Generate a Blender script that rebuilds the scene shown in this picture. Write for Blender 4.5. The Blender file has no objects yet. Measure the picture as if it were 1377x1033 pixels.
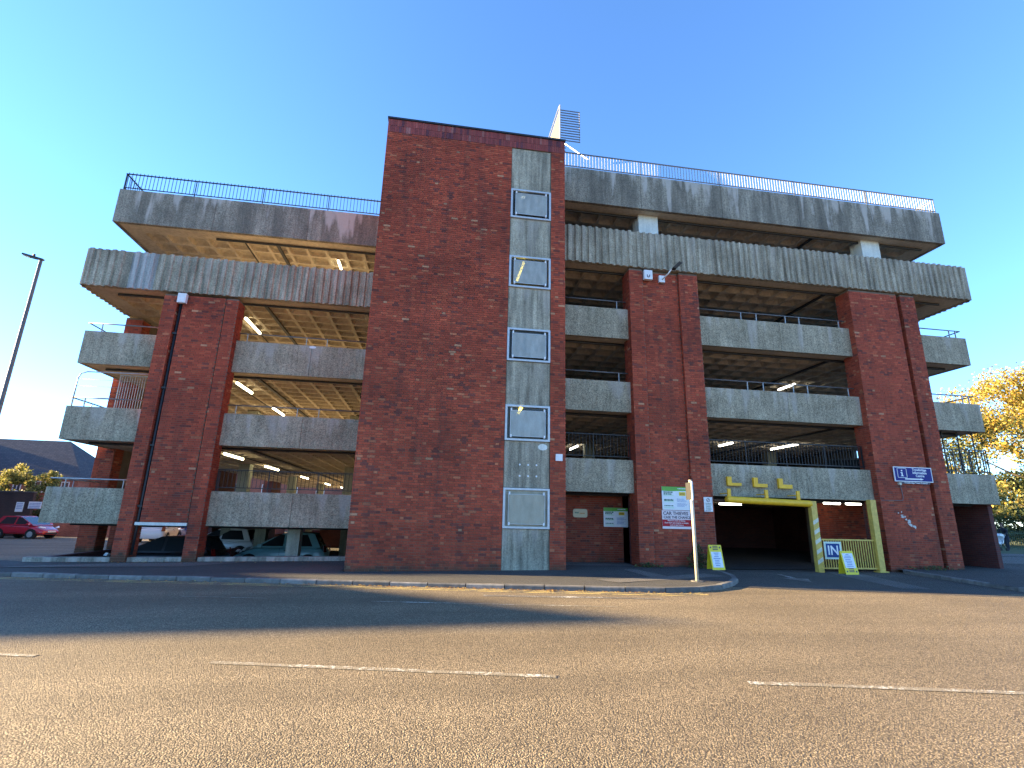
import bpy, math, random
from mathutils import Vector, Matrix
R = math.radians
random.seed(7)
S = bpy.context.scene
col = S.collection

# ------------------------------------------------------------------ camera, sky, sun, exposure
YAW, PIT, ROL = R(8.53), R(14.5), R(1.36)
fwd = Vector((math.sin(YAW)*math.cos(PIT), math.cos(YAW)*math.cos(PIT), math.sin(PIT)))
r0 = Vector((math.cos(YAW), -math.sin(YAW), 0)); u0 = r0.cross(fwd)
rr = r0*math.cos(ROL) + u0*math.sin(ROL); uu = u0*math.cos(ROL) - r0*math.sin(ROL)
cam_d = bpy.data.cameras.new('camera'); cam = bpy.data.objects.new('camera', cam_d); col.objects.link(cam)
m = Matrix((rr, uu, -fwd)).transposed().to_4x4(); m.translation = Vector((0, 0, 1.6)); cam.matrix_world = m
cam_d.sensor_width = 36; cam_d.lens = 36*685/1377.0; cam_d.clip_end = 2000; cam_d.clip_start = .05
S.camera = cam

SUN_EL, SUN_AZ = R(14), R(15)          # azimuth: degrees behind the facade plane, sun on the left
sdir = Vector((-math.cos(SUN_AZ)*math.cos(SUN_EL), math.sin(SUN_AZ)*math.cos(SUN_EL), math.sin(SUN_EL)))
W = bpy.data.worlds.new('World'); S.world = W; W.use_nodes = True
wn = W.node_tree; bg = wn.nodes['Background']
sky = wn.nodes.new('ShaderNodeTexSky'); sky.sky_type = 'NISHITA'; sky.sun_disc = False
sky.sun_elevation = SUN_EL; sky.sun_rotation = R(-75); sky.altitude = 50; sky.air_density = .85; sky.dust_density = 0.0; sky.ozone_density = 5.2
wn.links.new(sky.outputs[0], bg.inputs[0]); bg.inputs[1].default_value = .092
sl = bpy.data.lights.new('sun', 'SUN'); so = bpy.data.objects.new('sun', sl); col.objects.link(so)
sl.energy = 5.0; sl.angle = R(1.0); sl.color = (1, .75, .41)
so.rotation_euler = sdir.to_track_quat('Z', 'Y').to_euler(); so.location = (-60, 30, 30)
S.view_settings.view_transform = 'Standard'; S.view_settings.look = 'None'
S.view_settings.exposure = 2.8; S.view_settings.gamma = 1; S.view_settings.use_curve_mapping = False
S.cycles.diffuse_bounces = 6; S.cycles.max_bounces = 12

# ------------------------------------------------------------------ materials
def mat(name, build=None, base=(.5, .5, .5), rough=.8, metal=0, spec=None):
    M = bpy.data.materials.new(name); M.use_nodes = True
    nt = M.node_tree; b = nt.nodes['Principled BSDF']
    b.inputs['Base Color'].default_value = (*base, 1); b.inputs['Roughness'].default_value = rough
    b.inputs['Metallic'].default_value = metal
    if spec is not None: b.inputs['Specular IOR Level'].default_value = spec
    if build: build(nt, b)
    return M
class N:
    def __init__(s, nt): s.nt = nt
    def n(s, t, **k):
        x = s.nt.nodes.new(t)
        for a, v in k.items(): setattr(x, a, v)
        return x
    def l(s, a, b): s.nt.links.new(a, b)
    def pos(s): return s.n('ShaderNodeNewGeometry').outputs['Position']
    def gen(s): return s.n('ShaderNodeTexCoord').outputs['Generated']
    def obj(s): return s.n('ShaderNodeTexCoord').outputs['Object']
    def scale(s, v, sc):
        x = s.n('ShaderNodeMapping'); x.inputs['Scale'].default_value = sc; s.l(v, x.inputs['Vector']); return x.outputs[0]
    def noise(s, v, sc, det=4, rough=.55):
        x = s.n('ShaderNodeTexNoise'); x.inputs['Scale'].default_value = sc; x.inputs['Detail'].default_value = det
        x.inputs['Roughness'].default_value = rough; s.l(v, x.inputs['Vector']); return x.outputs['Fac']
    def voro(s, v, sc, out='Distance', feature='F1'):
        x = s.n('ShaderNodeTexVoronoi'); x.feature = feature; x.inputs['Scale'].default_value = sc; s.l(v, x.inputs['Vector']); return x.outputs[out]
    def ramp(s, f, pts):
        x = s.n('ShaderNodeValToRGB'); e = x.color_ramp.elements
        while len(e) < len(pts): e.new(.5)
        for i, (p, c) in enumerate(pts):
            e[i].position = p; e[i].color = (*c, 1) if isinstance(c, tuple) else (c, c, c, 1)
        s.l(f, x.inputs[0]); return x.outputs[0]
    def mix(s, f, a, b, mode='MIX'):
        x = s.n('ShaderNodeMix', data_type='RGBA', blend_type=mode)
        for v, i in ((f, 0), (a, 6), (b, 7)):
            if hasattr(v, 'node'): s.l(v, x.inputs[i])
            elif i == 0: x.inputs[0].default_value = v
            else: x.inputs[i].default_value = (*v, 1)
        return x.outputs[2]
    def math(s, op, a, b=0.0):
        x = s.n('ShaderNodeMath', operation=op)
        for v, i in ((a, 0), (b, 1)):
            if hasattr(v, 'node'): s.l(v, x.inputs[i])
            else: x.inputs[i].default_value = v
        return x.outputs[0]
    def sep(s, v):
        x = s.n('ShaderNodeSeparateXYZ'); s.l(v, x.inputs[0]); return x.outputs
    def bump(s, h, strength, dist, b):
        x = s.n('ShaderNodeBump'); x.inputs['Strength'].default_value = strength; x.inputs['Distance'].default_value = dist
        s.l(h, x.inputs['Height']); s.l(x.outputs[0], b.inputs['Normal'])

def f_brick(nt, b):
    k = N(nt); p = k.pos()
    a = k.n('ShaderNodeAttribute', attribute_name='tint').outputs['Color']
    big = k.ramp(k.noise(p, .55, 5), [(.3, .72), (.7, 1.2)])
    c = k.mix(1, a, big, 'MULTIPLY')
    fine = k.ramp(k.noise(p, 90, 3), [(.3, .75), (.7, 1.2)])
    # patchy soot streaks running down the wall and mossy splash dirt at the foot
    so_ = k.ramp(k.noise(k.scale(p, (2.2, 2.2, .16)), 1.3, 6, .6), [(.52, 0.), (.72, .40)])
    c = k.mix(so_, c, (.045, .026, .024))
    q = k.sep(p); hgt = k.math('ADD', k.math('MULTIPLY', q[2], 1.5), k.math('MULTIPLY', k.noise(p, 2.6, 5), 1.1))
    c = k.mix(k.ramp(hgt, [(.55, .8), (.95, 0.)]), c, (.05, .045, .028))
    pal = k.ramp(k.noise(p, 1.7, 7, .7), [(.66, 0.), (.76, .25)])
    c = k.mix(pal, c, (.36, .24, .19))
    c = k.mix(1, c, fine, 'MULTIPLY')
    k.l(c, b.inputs['Base Color']); k.bump(k.noise(p, 140, 3), .35, .004, b)
BRICK = mat('brick_faces', f_brick, rough=.8, spec=.3)
def f_mortar(nt, b):
    k = N(nt); p = k.pos()
    k.l(k.ramp(k.noise(p, 1.3, 6), [(.3, (.10, .070, .048)), (.7, (.19, .145, .105))]), b.inputs['Base Color']); k.bump(k.noise(p, 120), .3, .004, b)
MORTAR = mat('mortar', f_mortar, rough=.95)
def f_brickwall(c1, c2, mo):
    def f(nt, b):
        k = N(nt); x = k.n('ShaderNodeTexBrick'); p = k.pos(); q = k.sep(p)
        cb = k.n('ShaderNodeCombineXYZ'); k.l(k.math('ADD', q[0], q[1]), cb.inputs[0]); k.l(q[2], cb.inputs[1])
        k.l(cb.outputs[0], x.inputs['Vector'])
        x.inputs['Scale'].default_value = 1; x.inputs['Brick Width'].default_value = .225; x.inputs['Row Height'].default_value = .075
        x.inputs['Mortar Size'].default_value = .006; x.inputs['Color1'].default_value = (*c1, 1); x.inputs['Color2'].default_value = (*c2, 1); x.inputs['Mortar'].default_value = (*mo, 1)
        c = k.mix(1, x.outputs['Color'], k.ramp(k.noise(p, .8, 5), [(.3, .7), (.7, 1.2)]), 'MULTIPLY')
        k.l(c, b.inputs['Base Color'])
    return f
BWALL = mat('dark_brick_wall', f_brickwall((.14, .035, .028), (.09, .025, .025), (.09, .07, .06)), rough=.9)
RBWALL = mat('red_brick_wall', f_brickwall((.36, .11, .065), (.28, .08, .05), (.25, .2, .16)), rough=.9)

def f_conc(lo, hi, drips=0., streak=.5, speck=.5, dark=.0, xs=2.6):
    def f(nt, b):
        k = N(nt); p = k.pos(); g = k.sep(k.gen()); q = k.sep(p)
        base = k.ramp(k.noise(p, 1.1, 6, .6), [(.28, lo), (.72, hi)])
        st = k.noise(k.scale(p, (5, 5, .35)), 1.6, 5, .65)
        base = k.mix(streak, base, k.mix(1, base, k.ramp(st, [(.35, .45), (.65, 1.35)]), 'MULTIPLY'))
        ag = k.voro(p, 34, 'Color')
        base = k.mix(speck, base, k.mix(1, base, k.ramp(ag, [(.1, .45), (.45, .97), (.9, 1.6)]), 'MULTIPLY'))
        # dark run-off below the top edge and lime streaks that narrow downwards
        cb = k.n('ShaderNodeCombineXYZ'); k.l(q[0], cb.inputs[0]); k.l(k.math('MULTIPLY', q[1], 1.0), cb.inputs[1]); k.l(k.math('MULTIPLY', q[2], .12), cb.inputs[2])
        n1 = k.noise(cb.outputs[0], xs, 3, .5)
        thr = k.math('ADD', k.math('ADD', k.math('MULTIPLY', k.math('SUBTRACT', 1.0, g[2]),   .22), .41), k.math('MULTIPLY', k.noise(p, 5, 3), .10))
        msk = k.ramp(k.math('MULTIPLY', k.math('SUBTRACT', n1, thr), 9.0), [(0, 0.), (.9, 1.)])
        if dark: base = k.mix(k.math('MULTIPLY', k.ramp(k.noise(cb.outputs[0], xs*.7, 4), [(.4, 0.), (.6, 1.)]), dark), base, (lo[0]*.35, lo[1]*.35, lo[2]*.36))
        if drips: base = k.mix(k.math('MULTIPLY', msk, drips), base, (.46, .42, .37))
        k.l(base, b.inputs['Base Color'])
        k.bump(k.math('ADD', k.noise(p, 60, 4), k.math('MULTIPLY', ag, .8)), .5, .012, b)
    return f
CONC = mat('parapet_concrete', f_conc((.22, .19, .13), (.38, .33, .235), .42, .4, .75), rough=.95)
CONC_TOP = mat('roof_parapet_concrete', f_conc((.19, .168, .13), (.32, .285, .22), .75, .45, .75, .55, 2.8), rough=.95)
CONC_RIB = mat('ribbed_concrete', f_conc((.24, .212, .155), (.41, .365, .275), .25, .7, .6), rough=.95)
CONC_RIB_PALE = mat('pale_ribbed_concrete', f_conc((.30, .31, .30), (.40, .41, .39), .2, .6, .3), rough=.95)
CONC_PANEL = mat('strip_concrete', f_conc((.25, .225, .165), (.42, .38, .285), .35, .8, .45, .35, 2.2), rough=.9)
CONC_WALL = mat('low_wall_concrete', f_conc((.15, .145, .115), (.37, .355, .295), .5, .6, .5, .4), rough=.95)
def f_soffit(nt, b):
    k = N(nt); p = k.pos()
    c = k.ramp(k.noise(p, .9, 5), [(.3, (.37, .31, .24)), (.7, (.54, .46, .35))])
    c = k.mix(.6, c, k.mix(1, c, k.ramp(k.noise(p, 9, 4), [(.3, .7), (.7, 1.2)]), 'MULTIPLY'))
    k.l(c, b.inputs['Base Color']); k.bump(k.noise(p, 50), .2, .01, b)
SOFFIT = mat('soffit_concrete', f_soffit, rough=.9)
def f_deck(nt, b):
    k = N(nt); p = k.pos()
    k.l(k.ramp(k.noise(p, 1.4, 5), [(.3, (.36, .33, .28)), (.7, (.50, .46, .39))]), b.inputs['Base Color'])
DECK = mat('deck_concrete', f_deck, rough=.9)
PAINTC = mat('white_painted_concrete', f_conc((.55, .57, .53), (.72, .74, .68), 0, .2, .15), rough=.8)
COLC = mat('column_concrete', f_conc((.26, .27, .22), (.38, .39, .32), 0, .4, .25), rough=.9)
GREYCLAD = mat('grey_cladding', f_conc((.10, .10, .095), (.16, .16, .15), 0, .5, .1), rough=.8)

def f_asphalt(lo, hi, warm, chip=58., bs=1.0):
    def f(nt, b):
        k = N(nt); p = k.pos()
        big = k.ramp(k.noise(p, .35, 6, .6), [(.3, lo), (.7, hi)])
        band = k.noise(k.scale(p, (.06, .75, 1)), 1.0, 3)
        big = k.mix(1, big, k.ramp(band, [(.3, .66), (.7, 1.22)]), 'MULTIPLY')
        cell = k.sep(k.voro(p, chip, 'Color'))[0]
        c = k.mix(1, big, k.ramp(cell, [(.0, .35), (.5, 1.), (1., 1.8)]), 'MULTIPLY')
        d = k.voro(p, chip, 'Distance')
        c = k.mix(k.ramp(d, [(.25, 0.), (.6, .8)]), c, (lo[0]*.35, lo[1]*.33, lo[2]*.32))
        spk = k.ramp(k.noise(p, 21, 2), [(.70, 0.), (.74, 1.)])
        c = k.mix(k.math('MULTIPLY', spk, .25), c, warm)
        k.l(c, b.inputs['Base Color'])
        h = k.math('ADD', k.math('MULTIPLY', d, -1.), k.math('MULTIPLY', cell, .35))
        k.bump(h, bs, .016, b)
    return f
ROAD = mat('road_asphalt', f_asphalt((.235, .184, .116), (.35, .277, .177), (.5, .43, .32), 72., .85), rough=.78, spec=.35)
PAVE = mat('pavement_asphalt', f_asphalt((.062, .06, .056), (.10, .096, .09), (.22, .21, .2), 120., .5), rough=.9)
PATCH = mat('concrete_patch', f_asphalt((.15, .14, .125), (.23, .215, .19), (.3, .3, .3), 150., .4), rough=.9)
DRIVE = mat('driveway_asphalt', f_asphalt((.085, .077, .066), (.13, .118, .10), (.25, .25, .24), 90., .6), rough=.9)
def f_kerb(nt, b):
    k = N(nt); p = k.pos()
    ri = k.n('ShaderNodeObjectInfo').outputs['Random']
    c = k.ramp(k.noise(p, 6, 6), [(.3, (.095, .092, .085)), (.7, (.20, .19, .175))])
    c = k.mix(1, c, k.ramp(ri, [(0, .65), (1, 1.25)]), 'MULTIPLY')
    k.l(c, b.inputs['Base Color']); k.bump(k.noise(p, 60), .3, .008, b)
KERB = mat('kerb_concrete', f_kerb, rough=.9)
def f_paint(c, wear, under=(.13, .115, .095), fine=34.):
    def f(nt, b):
        k = N(nt); p = k.pos()
        w = k.math('ADD', k.math('MULTIPLY', k.noise(p, 2.2, 5), .5), k.math('MULTIPLY', k.noise(p, fine, 3), .6))
        m_ = k.ramp(w, [(wear-.05, 1.), (wear+.05, 0.)])
        k.l(k.mix(m_, under, c), b.inputs['Base Color'])
        k.bump(k.voro(p, 58), .6, .012, b)
    return f
WLINE = mat('worn_white_paint', f_paint((.62, .60, .52), .475, (.24, .20, .135), 22.), rough=.7)
WLINE2 = mat('white_road_paint', f_paint((.70, .69, .64), .46), rough=.7)
YLINE = mat('yellow_road_paint', f_paint((.62, .47, .16), .56), rough=.7)

def f_paintmetal(c, dirt=.35):
    def f(nt, b):
        k = N(nt); p = k.pos()
        n_ = k.ramp(k.noise(p, 9, 6, .65), [(.42, 1.), (.62, 0.)])
        k.l(k.mix(k.math('MULTIPLY', n_, dirt), c, (c[0]*.45, c[1]*.4, c[2]*.4)), b.inputs['Base Color'])
    return f
YELLOW = mat('yellow_painted_steel', f_paintmetal((.85, .47, .015), .25), rough=.5)
YELLOW2 = mat('pale_yellow_painted_steel', f_paintmetal((.68, .46, .09)), rough=.55)
YSTRIPE = mat('cream_stripe_paint', f_paintmetal((.70, .66, .50)), rough=.6)
DARKM = mat('dark_steel', f_paintmetal((.018, .018, .02)), rough=.55)
GREYM = mat('weathered_steel', f_paintmetal((.12, .125, .13)), rough=.5)
GALV = mat('galvanised_steel', f_paintmetal((.42, .43, .43), .3), rough=.45, metal=.3)
BRIGHTBAR = mat('pale_painted_bars', f_paintmetal((.24, .25, .26), .2), rough=.45)
ALU = mat('window_aluminium', f_paintmetal((.50, .53, .55), .25), rough=.4, metal=.2)
WHITE = mat('white_plastic', f_paintmetal((.72, .74, .75), .12), rough=.5)
CREAM = mat('cream_paint', f_paintmetal((.56, .52, .39), .3), rough=.5)
BLACK = mat('black_rubber', None, (.012, .012, .012), .85)
RUST = mat('rusty_steel', f_paintmetal((.13, .06, .025), .6), rough=.85)
def sign(name, c, rough=.45):
    return mat(name, f_paintmetal(c, .12), rough=rough)
S_WHITE = sign('sign_white', (.75, .76, .76)); S_BLUE = sign('sign_blue', (.006, .010, .17), .7); S_NAVY = sign('sign_navy', (.006, .045, .20), .7)
S_GREEN = sign('sign_green', (.12, .38, .04)); S_YEL = sign('sign_yellow', (.80, .62, .02)); S_RED = sign('sign_red', (.42, .006, .015), .7)
S_PINK = sign('sign_pinkish_white', (.74, .62, .62)); S_DK = sign('sign_ink', (.05, .03, .06)); S_GTXT = sign('sign_green_ink', (.05, .16, .10)); S_BTXT = sign('sign_blue_ink', (.10, .17, .42)); S_CREAM = sign('sign_cream', (.55, .46, .28))
S_PALE = sign('sign_pale_green', (.62, .74, .62)); S_OR = sign('sign_orange_ink', (.5, .2, .03))
def f_lamp(c, e):
    def f(nt, b):
        b.inputs['Emission Color'].default_value = (*c, 1); b.inputs['Emission Strength'].default_value = e
    return f
LAMP = mat('lit_tube', f_lamp((1, .86, .52), 2.2), (.8, .8, .7)); LAMPW = mat('lit_white_tube', f_lamp((1, .97, .82), 1.8), (.8, .8, .7))
LAMPY = mat('lit_yellow_tube', f_lamp((1, .70, .10), 6.0), (.8, .7, .3))
def f_frost(a, bcol, op=.72):
    def f(nt, b):
        k = N(nt); p = k.pos()
        c = k.ramp(k.noise(k.scale(p, (3, 3, 1.2)), 2.0, 5), [(.3, a), (.7, bcol)])
        c = k.mix(.3, c, k.mix(1, c, k.ramp(k.noise(p, 120, 2), [(.3, .6), (.7, 1.4)]), 'MULTIPLY'))
        k.l(c, b.inputs['Base Color'])
        tr = k.n('ShaderNodeBsdfTransparent'); tr.inputs[0].default_value = (.8, .82, .8, 1)
        mx = k.n('ShaderNodeMixShader'); mx.inputs[0].default_value = op
        k.l(tr.outputs[0], mx.inputs[1]); k.l(b.outputs[0], mx.inputs[2])
        k.l(mx.outputs[0], nt.nodes['Material Output'].inputs['Surface'])
    return f
FROST = mat('hazy_wired_glass', f_frost((.24, .28, .29), (.40, .44, .44), .6), rough=.28)
SHEET = mat('scratched_clear_sheet', f_frost((.36, .37, .34), (.54, .55, .50), .64), rough=.25)
DIMGLASS = mat('dim_glazing', f_frost((.05, .065, .065), (.09, .105, .10), .45), rough=.12)
FROST2 = mat('creamy_hazed_glazing', f_frost((.36, .34, .26), (.47, .44, .34)), rough=.4)
GLASS = mat('dark_glass', None, (.02, .025, .03), .06)
PANE = mat('window_pane', None, (.06, .07, .08), .08)
UPVC = mat('white_window_frame', None, (.75, .75, .74), .5)
def f_slate(nt, b):
    k = N(nt); p = k.pos(); q = k.sep(p)
    x = k.n('ShaderNodeTexBrick'); cb = k.n('ShaderNodeCombineXYZ'); k.l(k.math('ADD', q[0], q[1]), cb.inputs[0]); k.l(q[2], cb.inputs[1]); k.l(cb.outputs[0], x.inputs['Vector'])
    x.inputs['Scale'].default_value = 1; x.inputs['Brick Width'].default_value = .3; x.inputs['Row Height'].default_value = .16; x.inputs['Mortar Size'].default_value = .012
    x.inputs['Color1'].default_value = (.10, .085, .085, 1); x.inputs['Color2'].default_value = (.065, .06, .065, 1); x.inputs['Mortar'].default_value = (.03, .03, .03, 1)
    k.l(x.outputs['Color'], b.inputs['Base Color'])
SLATE = mat('roof_slate', f_slate, rough=.85)
def f_leaf(nt, b):
    k = N(nt); a = k.n('ShaderNodeAttribute', attribute_name='tint').outputs['Color']
    k.l(a, b.inputs['Base Color'])
    tl = k.n('ShaderNodeBsdfTranslucent'); k.l(a, tl.inputs[0]); mx = k.n('ShaderNodeMixShader'); mx.inputs[0].default_value = .35
    k.l(b.outputs[0], mx.inputs[1]); k.l(tl.outputs[0], mx.inputs[2]); k.l(mx.outputs[0], nt.nodes['Material Output'].inputs['Surface'])
LEAF = mat('leaves', f_leaf, rough=.6)
def f_bark(nt, b):
    k = N(nt); k.l(k.ramp(k.noise(k.scale(k.pos(), (6, 6, 1.5)), 2), [(.3, (.04, .03, .022)), (.7, (.11, .085, .06))]), b.inputs['Base Color'])
BARK = mat('bark', f_bark, rough=.95)
def f_grass(nt, b):
    k = N(nt); k.l(k.ramp(k.noise(k.pos(), 3, 5), [(.3, (.03, .055, .015)), (.7, (.09, .10, .03))]), b.inputs['Base Color'])
GRASS = mat('park_grass', f_grass, rough=.95)

# ------------------------------------------------------------------ helpers
ORG = {}          # object name -> world origin (only used for unrotated roots)
def origin(o):
    return ORG.get(o.name, Vector((0, 0, 0))) if o else Vector((0, 0, 0))
class MB:
    def __init__(s): s.v = []; s.f = []; s.t = []; s.mi = []
    def poly(s, pts, tint=None, mi=0):
        i = len(s.v); s.v += [tuple(p) for p in pts]; s.f.append(tuple(range(i, i+len(pts)))); s.t.append(tint); s.mi.append(mi)
    def box(s, x0, x1, y0, y1, z0, z1, tint=None, skip='', mi=0):
        i = len(s.v)
        s.v += [(x0, y0, z0), (x1, y0, z0), (x1, y1, z0), (x0, y1, z0), (x0, y0, z1), (x1, y0, z1), (x1, y1, z1), (x0, y1, z1)]
        F = {'b': (0, 3, 2, 1), 't': (4, 5, 6, 7), 'f': (0, 1, 5, 4), 'r': (1, 2, 6, 5), 'k': (2, 3, 7, 6), 'l': (3, 0, 4, 7)}
        for k_, f in F.items():
            if k_ not in skip: s.f.append(tuple(i+j for j in f)); s.t.append(tint); s.mi.append(mi)
    def prism(s, outline, d, tint=None, mi=0):     # outline list of points, extruded by vector d
        n = len(outline); i = len(s.v); d = Vector(d)
        s.v += [tuple(p) for p in outline] + [tuple(Vector(p)+d) for p in outline]
        s.f.append(tuple(i+j for j in range(n))); s.f.append(tuple(i+n+j for j in reversed(range(n)))); s.t += [tint]*2; s.mi += [mi]*2
        for j in range(n):
            k_ = (j+1) % n; s.f.append((i+j, i+n+j, i+n+k_, i+k_)); s.t.append(tint); s.mi.append(mi)
    def tube(s, path, r, n=8, cap=True, tint=None, mi=0):
        path = [Vector(p) for p in path]; rs = r if isinstance(r, (list, tuple)) else [r]*len(path)
        i0 = len(s.v); up = None
        for j, p in enumerate(path):
            d = (path[min(j+1, len(path)-1)] - path[max(j-1, 0)]).normalized()
            a = d.cross(Vector((0, 0, 1)) if abs(d.z) < .9 else Vector((1, 0, 0))).normalized()
            if up and a.dot(up) < 0: a = -a
            up = a; b = d.cross(a)
            for q in range(n):
                w = 2*math.pi*q/n; s.v.append(tuple(p + (a*math.cos(w) + b*math.sin(w))*rs[j]))
        for j in range(len(path)-1):
            for q in range(n):
                A = i0+j*n+q; B = i0+j*n+(q+1) % n
                s.f.append((A, A+n, B+n, B)); s.t.append(tint); s.mi.append(mi)
        if cap:
            s.f.append(tuple(i0+q for q in range(n))); s.f.append(tuple(i0+(len(path)-1)*n+q for q in reversed(range(n)))); s.t += [tint]*2; s.mi += [mi]*2
    def build(s, name, M, parent=None, smooth=False, local=False, fix=True):
        o_ = Vector((0, 0, 0)) if local else origin(parent)
        me = bpy.data.meshes.new(name); me.from_pydata([tuple(Vector(v)-o_) for v in s.v], [], s.f)
        for mm in (M if isinstance(M, list) else [M]): me.materials.append(mm)
        if any(s.mi): me.polygons.foreach_set('material_index', s.mi)
        if any(t is not None for t in s.t):
            at = me.attributes.new('tint', 'FLOAT_COLOR', 'FACE')
            buf = []
            for t in s.t: buf += [*(t or (.2, .2, .2)), 1]
            at.data.foreach_set('color', buf)
        if fix and len(s.f) < 20000:
            import bmesh
            bm = bmesh.new(); bm.from_mesh(me); bmesh.ops.recalc_face_normals(bm, faces=bm.faces); bm.to_mesh(me); bm.free()
        if smooth: me.polygons.foreach_set('use_smooth', [True]*len(me.polygons))
        me.update()
        o = bpy.data.objects.new(name, me); col.objects.link(o)
        if parent: o.parent = parent
        ORG[o.name] = o_
        return o
def tag(o, label=None, cat=None, group=None, kind=None):
    if label: o['label'] = label
    if cat: o['category'] = cat
    if group: o['group'] = group
    if kind: o['kind'] = kind
    return o
def empty(name, loc, label=None, cat=None, group=None, rz=0):
    o = bpy.data.objects.new(name, None); col.objects.link(o); o.location = loc; o.rotation_euler.z = rz; o.empty_display_size = .3
    ORG[o.name] = Vector(loc); return tag(o, label, cat, group)
def pempty(name, parent, label=None):
    o = bpy.data.objects.new(name, None); col.objects.link(o); o.parent = parent; ORG[o.name] = origin(parent)
    if label: o['label'] = label
    return o
def inst(src, loc, parent, rot=None):      # same mesh data, placed at a world point
    o = src.copy(); col.objects.link(o); o.parent = parent; o.location = Vector(loc) - origin(parent)
    if rot: o.rotation_euler = rot
    return o
def bx(name, M, parent, *a, **k):
    b = MB(); b.box(*a); return b.build(name, M, parent, **k)
def text(body, x, y, z, size, M, parent, align='CENTER', bold=0., ext=.0015, sx=1., name='lettering', shear=0.):
    c = bpy.data.curves.new(name, 'FONT'); c.body = body; c.size = size; c.align_x = align; c.align_y = 'CENTER'
    c.extrude = ext; c.offset = bold; c.resolution_u = 3; c.shear = shear; c.materials.append(M)
    o = bpy.data.objects.new(name, c); col.objects.link(o); o.rotation_euler = (R(90), 0, 0); o.scale = (sx, 1, 1)
    o.parent = parent; o.location = Vector((x, y, z)) - origin(parent); TXT.append(o); return o
TXT = []

def zp(X):                                     # pavement level
    P = [(-12, -.13), (-9, -.10), (-2.2, 0.), (4, .09), (6, .10)]
    if X <= P[0][0]: return P[0][1]
    for (a, za), (b, zb) in zip(P, P[1:]):
        if X <= b: return za + (zb-za)*(X-a)/(b-a)
    return .10
def zr(X, Y):                                  # road level
    z = zp(X) - .10
    if X < -12 and Y > 20: z -= .019*min(Y-20, 40)*min(1, (-12-X)/2)
    return z

# ------------------------------------------------------------------ ground, pavements, markings
XS = [-400, -150, -80, -50, -35, -25, -20, -16, -14, -12.2, -9, -6, -2.2, 0, 1.6, 4, 6, 9, 12, 16, 20, 26, 40, 80, 150, 400]
YS = [-300, -100, -40, -15, -4, 0, 3, 6, 9, 12, 15, 19.15, 20.5, 24, 28, 34, 40, 52, 60, 75, 110, 200, 600]
g = MB()
for i in range(len(XS)-1):
    for j in range(len(YS)-1):
        if XS[i] >= -12.3 and XS[i+1] <= 1.7 and YS[j] >= 19.1 and YS[j+1] <= 52.1: continue
        q = [(XS[i], YS[j]), (XS[i+1], YS[j]), (XS[i+1], YS[j+1]), (XS[i], YS[j+1])]
        g.poly([(x, y, zr(x, y)) for x, y in q])
tag(g.build('road', ROAD, fix=False), kind='structure')

KL = [(-30, 21.0), (-20, 18.25), (-13, 16.4), (-10.85, 15.82), (-8.48, 15.2), (-6.09, 14.58), (-3.81, 13.95), (-1.62, 13.36), (.13, 12.88), (2.15, 12.30), (4.1, 11.82), (5.45, 11.62), (6.2, 11.72), (6.9, 12.05), (7.5, 12.5), (8.0, 13.05), (8.4, 13.6), (8.7, 14.2), (8.95, 15.0), (9.08, 15.8), (9.12, 16.55)]
def resample(P, step):
    P = [Vector(p) for p in P]; out = [P[0]]; acc = 0
    for a, b in zip(P, P[1:]):
        L = (b-a).length; d = step-acc
        while d <= L: out.append(a+(b-a)*d/L); d += step
        acc = L-(d-step)
    return out
K2 = resample(KL, .915)
pv = MB()
for a, b in zip(KL, KL[1:]):
    def back(x): return 18.95 if x < -2.25 else (15.6 if x < 4.0 else 18.1 if x < 6.9 else 16.8)
    n = 6
    for s in range(n):
        x0 = a[0]+(b[0]-a[0])*s/n; x1 = a[0]+(b[0]-a[0])*(s+1)/n; y0 = a[1]+(b[1]-a[1])*s/n; y1 = a[1]+(b[1]-a[1])*(s+1)/n
        xm = (x0+x1)/2
        yb = back(xm) if xm > -12.4 else max(y0+1.6, 18.95+(-12.4-xm)*.27)
        if xm > -12.4 or True:
            pv.poly([(x0, y0+.06, zp(x0)), (x1, y1+.06, zp(x1)), (x1, max(yb, y1+.1), zp(x1)), (x0, max(yb, y0+.1), zp(x0))])
tag(pv.build('pavement', PAVE, fix=False), kind='structure')
bp = MB(); bp.poly([(4.1, 16.9, .094+.004), (6.8, 16.9, .104), (6.8, 18, .104), (4.1, 18, .098)])
tag(bp.build('recess_floor', PATCH, fix=False), kind='structure')

def kerb(P, name, label, wide=.15, high=.10, flip=1):
    root = empty(name, (0, 0, 0)); root['kind'] = 'structure'
    for a, b in zip(P, P[1:]):
        a = Vector(a); b = Vector(b); d = (b-a); L = d.length; d.normalize(); nrm = Vector((-d.y, d.x))*flip
        g_ = .011; a2 = a+d*g_; b2 = b-d*g_; t = MB()
        dz = random.uniform(-.006, .006)
        def pt(p, off, z): return (p.x+nrm.x*off, p.y+nrm.y*off, z)
        za, zb = zp(a.x)+.004+dz, zp(b.x)+.004+dz
        ring = lambda p, z: [pt(p, 0, z-high-.05), pt(p, .004, z-.025), pt(p, .025, z), pt(p, wide, z), pt(p, wide, z-high-.05)]
        A, B = ring(a2, za), ring(b2, zb); i = len(t.v); t.v += A+B
        for j in range(5): t.f.append((j, (j+1) % 5, 5+(j+1) % 5, 5+j)); t.t.append(None); t.mi.append(0)
        t.f += [(4, 3, 2, 1, 0), (5, 6, 7, 8, 9)]; t.t += [None]*2; t.mi += [0]*2
        t.build('kerb_stone', KERB, root)
    return root
kerb(K2, 'kerb', '')
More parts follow.
